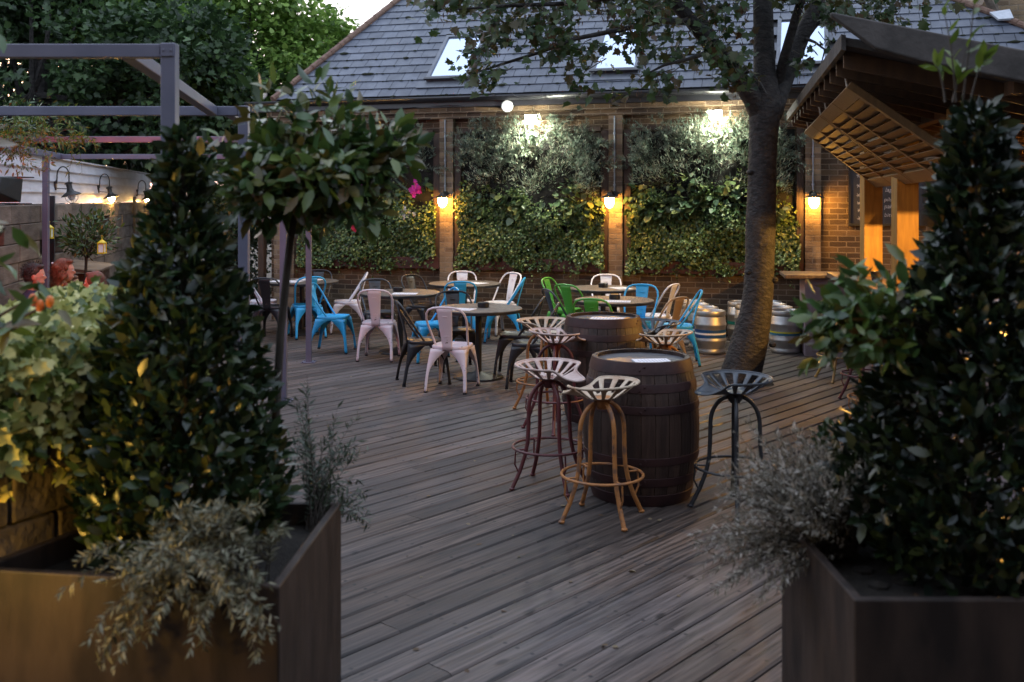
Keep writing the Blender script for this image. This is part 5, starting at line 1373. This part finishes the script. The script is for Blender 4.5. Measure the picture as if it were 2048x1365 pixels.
q = MB(); q.hexa([rp(6.38, -.03, -.035), rp(6.38, -.002, -.035), rp(12.2, -.002, -.035), rp(12.2, -.03, -.035), rp(6.38, -.03, .06), rp(6.38, -.002, .06), rp(12.2, -.002, .06), rp(12.2, -.03, .06)])
q.build('eave_board', 'felt', rf, False, world=True)
for k in range(13):
    D = 6.6 + k * .44; q = MB(); q.hexa([rp(D, .01, -.11), rp(D, 3.5, -.11), rp(D + .05, 3.5, -.11), rp(D + .05, .01, -.11), rp(D, .01, -.003), rp(D, 3.5, -.003), rp(D + .05, 3.5, -.003), rp(D + .05, .01, -.003)])
    q.build('rafter', 'pine_dark', rf, False, world=True)
q = MB(); a, b = cl(6.3, .36), cl(12.0, .36); q.bar(a + Vector((0, 0, 2.64)), b + Vector((0, 0, 2.6)), .1, .14); q.build('header_beam', 'pine_dark', bar, False, world=True)
# back and far end walls
q = MB(); a, b = cl(6.2, 2.6), cl(12.6, 2.6); q.bar(a + Vector((0, 0, 1.05)), b + Vector((0, 0, 1.05)), .06, 2.1); q.build('back_wall', 'pine_dark', bar, False, world=True)
q = MB(); q.bar(cl(8.7, 1.15) + Vector((0, 0, 2.2)), cl(8.7, 2.5) + Vector((0, 0, 2.62)), .06, .1); q.bar(cl(8.6, 1.1) + Vector((0, 0, 2.18)), cl(12, 1.1) + Vector((0, 0, 2.18)), .07, .1); q.build('brace', 'pine', bar, False, world=True)
q = MB(); p = cl(8.0, .95); q.box((p.x + .25, p.y, .85), (.9, .6, 1.58)); q.box((p.x + .25, p.y + .03, .03), (.84, .5, .06)); wc = q.build('white_cabinet', 'white_plastic', bar, False, world=True, bevel=.01)
for k in (-1, 1):
    q = MB(); q.box((p.x + .25 + k * .222, p.y - .306, .85), (.435, .012, 1.52)); dr_ = q.build('door', 'white_plastic', wc, False, world=True, bevel=.005)
    q = MB(); q.box((p.x + .25 + k * .03, p.y - .325, .95), (.016, .026, .3)); q.build('handle', 'conduit', dr_, False, world=True, bevel=.004)
# hanging louvred shutters
Fq, Nq, Fi, Ni = Vector((3.29, 11.5, 2.69)), Vector((2.235, 6.78, 2.69)), Vector((4.08, 11.42, 2.07)), Vector((3.07, 6.70, 2.10))
def sh(u, v, h=0):
    p = Fq.lerp(Nq, u).lerp(Fi.lerp(Ni, u), v); nn = (Nq - Fq).cross(Fi - Fq).normalized()
    if nn.z > 0: nn = -nn
    return p + nn * h
def slab(q, u0, u1, v0, v1, h0, h1): q.hexa([sh(u0, v0, h0), sh(u1, v0, h0), sh(u1, v1, h0), sh(u0, v1, h0), sh(u0, v0, h1), sh(u1, v0, h1), sh(u1, v1, h1), sh(u0, v1, h1)])
for i, (u0, u1) in enumerate(((0, .492), (.5, .995))):
    s = thing('louvred_shutter', ('louvred pine shutter hung open beside the brick wall above the far stools' if i == 0 else 'louvred pine shutter hung open under the near half of the bar roof'), 'shutter', sh((u0 + u1) / 2, .5), 0, 'hanging pine shutters of the bar')
    q = MB(); w_ = .018
    for a, b in ((u0, u0 + w_), (u1 - w_, u1), ((u0 + u1) / 2 - w_ / 2, (u0 + u1) / 2 + w_ / 2)): slab(q, a, b, 0, 1, -.02, .03)
    um = (u0 + u1) / 2
    for a, b in ((u0 + w_, um - w_ / 2), (um + w_ / 2, u1 - w_)):
        slab(q, a, b, 0, .11, -.018, .028); slab(q, a, b, .86, 1, -.018, .028)
    q.build('frame', 'shutter', s, False, world=True, bevel=.003)
    for a, b in ((u0 + w_, um - w_ / 2), (um + w_ / 2, u1 - w_)):
        q = MB()
        for k in range(9):
            v = .115 + k * .083
            q.hexa([sh(a, v, .022), sh(b, v, .022), sh(b, v + .08, -.012), sh(a, v + .08, -.012), sh(a, v, .03), sh(b, v, .03), sh(b, v + .08, -.004), sh(a, v + .08, -.004)])
        q.build('louvres', 'shutter', s, False, world=True)
    for u in (u0 + .06, u1 - .06):
        q = MB(); a, b = sh(u, .02), sh(u, .0) + Vector((-.04, 0, .2)); q.tube([a, a.lerp(b, .4) + Vector((.012, .01, 0)), a.lerp(b, .7) - Vector((.008, 0, 0)), b], .0075, 6); q.build('rope', 'rope', s, world=True)
# shaded lamps over the counter inside
def bar_lamp(p, zr, label, W_):
    l = thing('pendant_lamp', label, 'lamp', (p.x, p.y, zr), 0, 'pendant lamps inside the bar')
    q = MB(); q.lathe([(.25, 0), (.252, .006), (.16, .13), (.05, .2), (.03, .26), (.006, .27)], 32, cap=False); q.build('shade', 'lamp_black', l, solid=.003)
    q = MB(); q.lathe([(.004, .012), (.03, .04), (.034, .07), (.02, .11), (.015, .15)], 16); q.build('bulb', 'bulb_bar', l)
    q = MB(); q.tube([(0, 0, .26), (0, 0, 2.3 - zr)], .005, 5); q.build('cable', 'black', l)
    ld_ = bpy.data.lights.new('lamp_light', 'POINT'); ld_.energy = W_; ld_.color = (1, .5, .1); ld_.shadow_soft_size = .006
    lo_ = bpy.data.objects.new('lamp_light', ld_); COL.objects.link(lo_); lo_.parent = l; lo_.location = (0, 0, .008)
bar_lamp(cl(10.15, .78), 1.66, 'amber pendant lamp over the far end of the counter', 150)
bar_lamp(cl(8.2, .85), 1.83, 'amber pendant lamp over the middle of the counter', 125)
# glowing bottle light and bottles by the back
for k, (px, py, lb) in enumerate(((2028, 455, 'glowing amber bottle lamp on the white cabinet'),)):
    c = at(px, 455, 7.95); l = thing('bottle_lamp', lb, 'lamp', (c.x, c.y, 1.641))
    q = MB(); q.lathe([(.035, 0), (.035, .1), (.015, .15), (.013, .2), (.016, .205)], 16); q.build('bottle', 'bottle', l)
    q = MB(); q.lathe([(.006, .205), (.012, .22), (.013, .25), (.003, .28)], 10); q.build('bulb', 'bulb_bar', l)
# ashtray and pot on the counter
a_ = cl(11.35, .17); ashtray(a_.x, a_.y, 1.062, 'black ashtray at the far end of the bar counter')
p = cl(10.6, .3); t = thing('plant_pot', 'small black pot beside the pine post on the bar counter', 'pot', (p.x, p.y, 1.062))
q = MB(); q.lathe([(.05, 0), (.066, .1), (.07, .1), (.072, .115), (.062, .115), (.055, .09)], 24, cap=False); q.build('pot', 'black', t)
q = MB(); q.lathe([(.056, .095), (.002, .1)], 20, cap=False); q.build('soil', 'soil', t)
# drawer cabinet at the end of the bar
cb_ = thing('drawer_cabinet', 'mauve cabinet with plank top at the end of the bar beside the kegs', 'cabinet', (3.95, 12.75, 0), math.atan2(-.17, 1) * 0 - .17)
q = MB(); q.box((0, 0, .475), (.66, .6, .95)); q.build('carcass', 'mauve', cb_, False, bevel=.005)
q = MB(); q.box((-.1, -.02, .975), (.95, .72, .045)); q.build('top', 'counter', cb_, False, bevel=.008)
for k in range(4):
    q = MB(); q.box((.02, -.304, .76 - k * .2), (.56, .014, .185)); dr = q.build('drawer_front', 'mauve', cb_, False, bevel=.004)

# ================================================================== PEOPLE SEATED BY THE FENCE
M['skin'] = mat('skin', (.42, .22, .15), (.48, .26, .18), 8, .5)
M['hair_red'] = mat('auburn_hair', (.11, .035, .014), (.2, .065, .022), 18, .55, stretch=(6, 6, 2), bump=.4)
M['hair_dark'] = mat('dark_hair', (.02, .014, .012), (.035, .025, .02), 18, .5, stretch=(6, 6, 2), bump=.4)
M['hair_brown'] = mat('brown_hair', (.1, .045, .025), (.14, .065, .035), 18, .55, stretch=(6, 6, 2), bump=.4)
M['cardigan'] = mat('yellow_cardigan', (.62, .38, .02), (.7, .45, .04), 14, .85, bump=.2)
M['navy'] = mat('navy_jacket', (.02, .025, .06), (.03, .035, .08), 14, .8, bump=.15)
M['blue_top'] = mat('blue_top', (.02, .18, .5), (.03, .22, .58), 14, .8)
M['grey_top'] = mat('dark_plum_top', (.09, .03, .045), (.12, .04, .06), 14, .8)
M['jeans'] = mat('dark_trousers', (.025, .03, .05), (.04, .045, .07), 16, .85)
M['eye'] = mat('eye_white', (.7, .7, .7), rough=.2); M['iris'] = mat('dark_iris', (.02, .015, .01), rough=.2)
def remesh(o, vs, sm=3):
    m = o.modifiers.new('skin', 'REMESH'); m.mode = 'VOXEL'; m.voxel_size = vs; m.use_smooth_shade = True
    s = o.modifiers.new('relax', 'SMOOTH'); s.iterations = sm; s.factor = .5
def person(label, x, y, face, s, top, hair, hstyle, lean=.06, turn=0.0):
    p = thing('person', label, 'person', (x, y, 0), math.atan2(-face[0], face[1]))
    sh_ = Vector((0, lean, 1.0)); hip = Vector((0, -.02, .56)); nk = sh_ + Vector((0, .01, .06)); hd = nk + Vector((0, .035, .165))
    z0 = .46 * (1 - s)
    def S(v): v = Vector(v); return Vector((v.x * s, v.y * s, v.z * s + z0))
    rt = Matrix.Rotation(turn, 3, 'Z')
    def Hd(v): return S(hd + rt @ Vector(v))
    q = MB()
    q.limb([S(hip), S(hip.lerp(sh_, .5)), S(sh_ - Vector((0, 0, .05)))], [.13 * s, .125 * s, .115 * s]); q.ell(S(sh_ - Vector((0, 0, .03))), (.19 * s, .09 * s, .075 * s), 14)
    q.limb([S(sh_), S(nk + Vector((0, .01, .06)))], [.055 * s, .05 * s])
    q.ell(Hd((0, 0, .02)), (.074 * s, .095 * s, .105 * s), 18); q.ell(Hd((0, .03, -.045)), (.056 * s, .06 * s, .062 * s), 14)
    q.ell(Hd((0, .098, -.012)), (.011 * s, .017 * s, .02 * s), 8); q.ell(Hd((0, .09, -.062)), (.023 * s, .008 * s, .009 * s), 8)
    q.ell(Hd((0, .085, .03)), (.045 * s, .012 * s, .01 * s), 8)
    for k in (-1, 1): q.ell(Hd((k * .076, -.005, -.005)), (.01 * s, .02 * s, .032 * s), 8)
    hands = []
    for k in (-1, 1):
        sl = sh_ + Vector((k * .17, 0, -.03)); el = Vector((k * .21, lean + .06, .76)); wr = Vector((k * .1, lean + .3, .79))
        q.limb([S(sl), S(sl.lerp(el, .5)), S(el)], [.052 * s, .046 * s, .04 * s]); q.limb([S(el), S(el.lerp(wr, .5)), S(wr)], [.04 * s, .036 * s, .026 * s])
        hn = (wr - el).normalized(); sd = Vector((-hn.y, hn.x, 0)) * k
        pm = wr + hn * .05; q.ell(S(pm), (.038 * s, .046 * s, .018 * s), 10, Matrix.Rotation(math.atan2(-hn.x, hn.y), 3, 'Z'))
        for f in range(4):
            b0 = pm + hn * .035 + sd * (-.027 + .018 * f); L = (.062, .072, .068, .052)[f]
            q.limb([S(b0), S(b0 + hn * L * .5 + Vector((0, 0, .004))), S(b0 + hn * L + Vector((0, 0, -.014)))], [.0095 * s, .009 * s, .0075 * s], 6)
        b0 = pm - hn * .02 - sd * .034; q.limb([S(b0), S(b0 - sd * .022 + hn * .025), S(b0 - sd * .028 + hn * .052)], [.012 * s, .0105 * s, .008 * s], 6)
        kn = Vector((k * .12, .44, .53)); an = Vector((k * .13, .42, .09))
        q.limb([S(hip + Vector((k * .08, 0, -.03))), S(kn)], [.088 * s, .062 * s]); q.limb([S(kn), S(kn.lerp(an, .4)), S(an)], [.06 * s, .054 * s, .036 * s])
        q.limb([S(an + Vector((0, -.03, -.04))), S(an + Vector((0, .14, -.055)))], [.036 * s, .028 * s])
    b = q.build('body', 'skin', p); remesh(b, .0075)
    for k in (-1, 1):
        e = MB(); e.ell(Hd((k * .03, .087, .01)), (.012 * s, .008 * s, .008 * s), 10); eo = e.build('eye', 'eye', p)
        e = MB(); e.ell(Hd((k * .03, .0935, .01)), (.005 * s, .003 * s, .0055 * s), 8); e.build('iris', 'iris', eo)
    q = MB()
    q.limb([S(hip - Vector((0, 0, .05))), S(hip.lerp(sh_, .5)), S(sh_ - Vector((0, 0, .05)))], [.145 * s, .142 * s, .128 * s]); q.ell(S(sh_ - Vector((0, 0, .03))), (.2 * s, .1 * s, .082 * s), 14)
    q.limb([S(sh_ + Vector((0, 0, .02))), S(nk)], [.075 * s, .062 * s])
    for k in (-1, 1):
        sl = sh_ + Vector((k * .17, 0, -.03)); el = Vector((k * .21, lean + .06, .76)); wr = Vector((k * .1, lean + .3, .79))
        q.limb([S(sl), S(sl.lerp(el, .5)), S(el), S(el.lerp(wr, .9))], [.063 * s, .058 * s, .052 * s, .037 * s])
    c = q.build('top', top, p); remesh(c, .011)
    q = MB()
    for k in (-1, 1):
        kn = Vector((k * .12, .44, .53)); an = Vector((k * .13, .42, .13)); q.limb([S(hip + Vector((k * .08, -.02, -.03))), S(kn)], [.1 * s, .074 * s]); q.limb([S(kn), S(an)], [.072 * s, .05 * s])
    c = q.build('trousers', 'jeans', p); remesh(c, .012)
    q = MB()
    q.ell(Hd((0, -.02, .055)), (.086 * s, .095 * s, .092 * s), 16); q.ell(Hd((0, -.045, .0)), (.08 * s, .07 * s, .09 * s), 14); q.ell(Hd((.02, .05, .105)), (.05 * s, .045 * s, .028 * s), 10)
    if hstyle == 'long':
        random.seed(4)
        for k in range(46):
            a = random.uniform(-2.2, 2.2) + math.pi; zz = random.uniform(-.2, .06); rr = .08 + .03 * random.random() - .05 * min(0, zz)
            q.ell(Hd((rr * math.sin(a) * .95, rr * math.cos(a) - .01, zz)), (.026 * s, .026 * s, .036 * s), 8)
        q.ell(Hd((0, -.06, -.09)), (.085 * s, .06 * s, .1 * s), 12)
    if hstyle == 'bob': q.ell(Hd((0, -.05, -.05)), (.098 * s, .075 * s, .085 * s), 14); q.ell(Hd((0, -.02, .04)), (.1 * s, .102 * s, .1 * s), 14)
    c = q.build('hair', hair, p); remesh(c, .009, 2)
    P, A_ = [], []
    while len(P) < (900 if hstyle == 'long' else 520):
        d = unit(rnd(1))[0]
        if (d[1] > .3 and d[2] < .5) or d[2] < -.55: continue
        low = -.16 * random.random() if hstyle == 'long' and d[1] < .2 else 0
        k = 1.12 if hstyle == 'long' else 1.0
        pt3 = Hd((d[0] * .09 * k, d[1] * .1 * k - .02, d[2] * .1 + .045 + low)); P.append(tuple(pt3))
        dn = np.array((d[0] * .4, d[1] * .4 - .15, -.8 if hstyle != 'short' else .1)) + np.random.normal(0, .75 if hstyle == 'long' else .35, 3); A_.append(dn)
    P, A_ = np.array(P), np.array(A_)
    leafmesh('hair_locks', [leaves('thin', P, A_, unit(P - np.array(tuple(Hd((0, -.02, 0))))) + rnd(len(P), .2), np.random.uniform(.03, .06, len(P)) * s)], hair, c)
    return p
person('man with short dark hair in a navy jacket, seated by the fence', gx(48, 9.9), 9.9, (.95, .3), .93, 'navy', 'hair_dark', 'short')
w1 = person('woman with curly auburn hair in a yellow cardigan, turned away', gx(108, 10.4), 10.4, (.97, .25), .95, 'cardigan', 'hair_red', 'long')
q = MB(); q.ell((-.03, -.02, 1.27), (.02, .012, .01), 8); q.build('hair_clip', 'white_plastic', w1)
person('small child with brown hair in a bright blue top, in profile', gx(136, 10.75), 10.75, (1, -.1), .74, 'blue_top', 'hair_brown', 'short', .02)
person('person with smooth reddish bob haircut, face turned away', gx(206, 9.75), 9.75, (-.93, -.2), .86, 'grey_top', 'hair_brown', 'bob', .05)
for (x, y, rz, lb) in ((-4.75, 10.35, -1.25, 'rough plank bench under the woman in the yellow cardigan'), (-3.82, 9.75, -1.57, 'rough plank bench under the person with the bob haircut')):
    t = thing('bench', lb, 'bench', (x, y, 0), rz, 'plank benches of the seated group')
    L = 1.9 if x < -4 else 1.2
    q = MB(); q.box((0, -.1, .425), (L, .17, .045)); q.box((0, .08, .425), (L, .17, .045)); q.build('seat', 'sleeper', t, False, bevel=.005)
    for k in (-1, 1): q = MB(); q.box((k * (L / 2 - .15), 0, .2), (.06, .3, .4)); q.build('leg', 'sleeper', t, False, bevel=.005)
t = thing('picnic_table', 'plank table between the seated people by the fence', 'table', (-4.22, 10.1, 0), -1.4)
q = MB()
for k in range(4): q.box((0, -.21 + k * .14, .735), (1.7, .134, .035))
q.build('top', 'sleeper', t, False, bevel=.004)
for k in (-1, 1): q = MB(); q.box((k * .65, 0, .358), (.06, .4, .716)); q.build('leg', 'sleeper', t, False)

for m_ in list(bpy.data.meshes):
    if m_.users == 0: bpy.data.meshes.remove(m_)
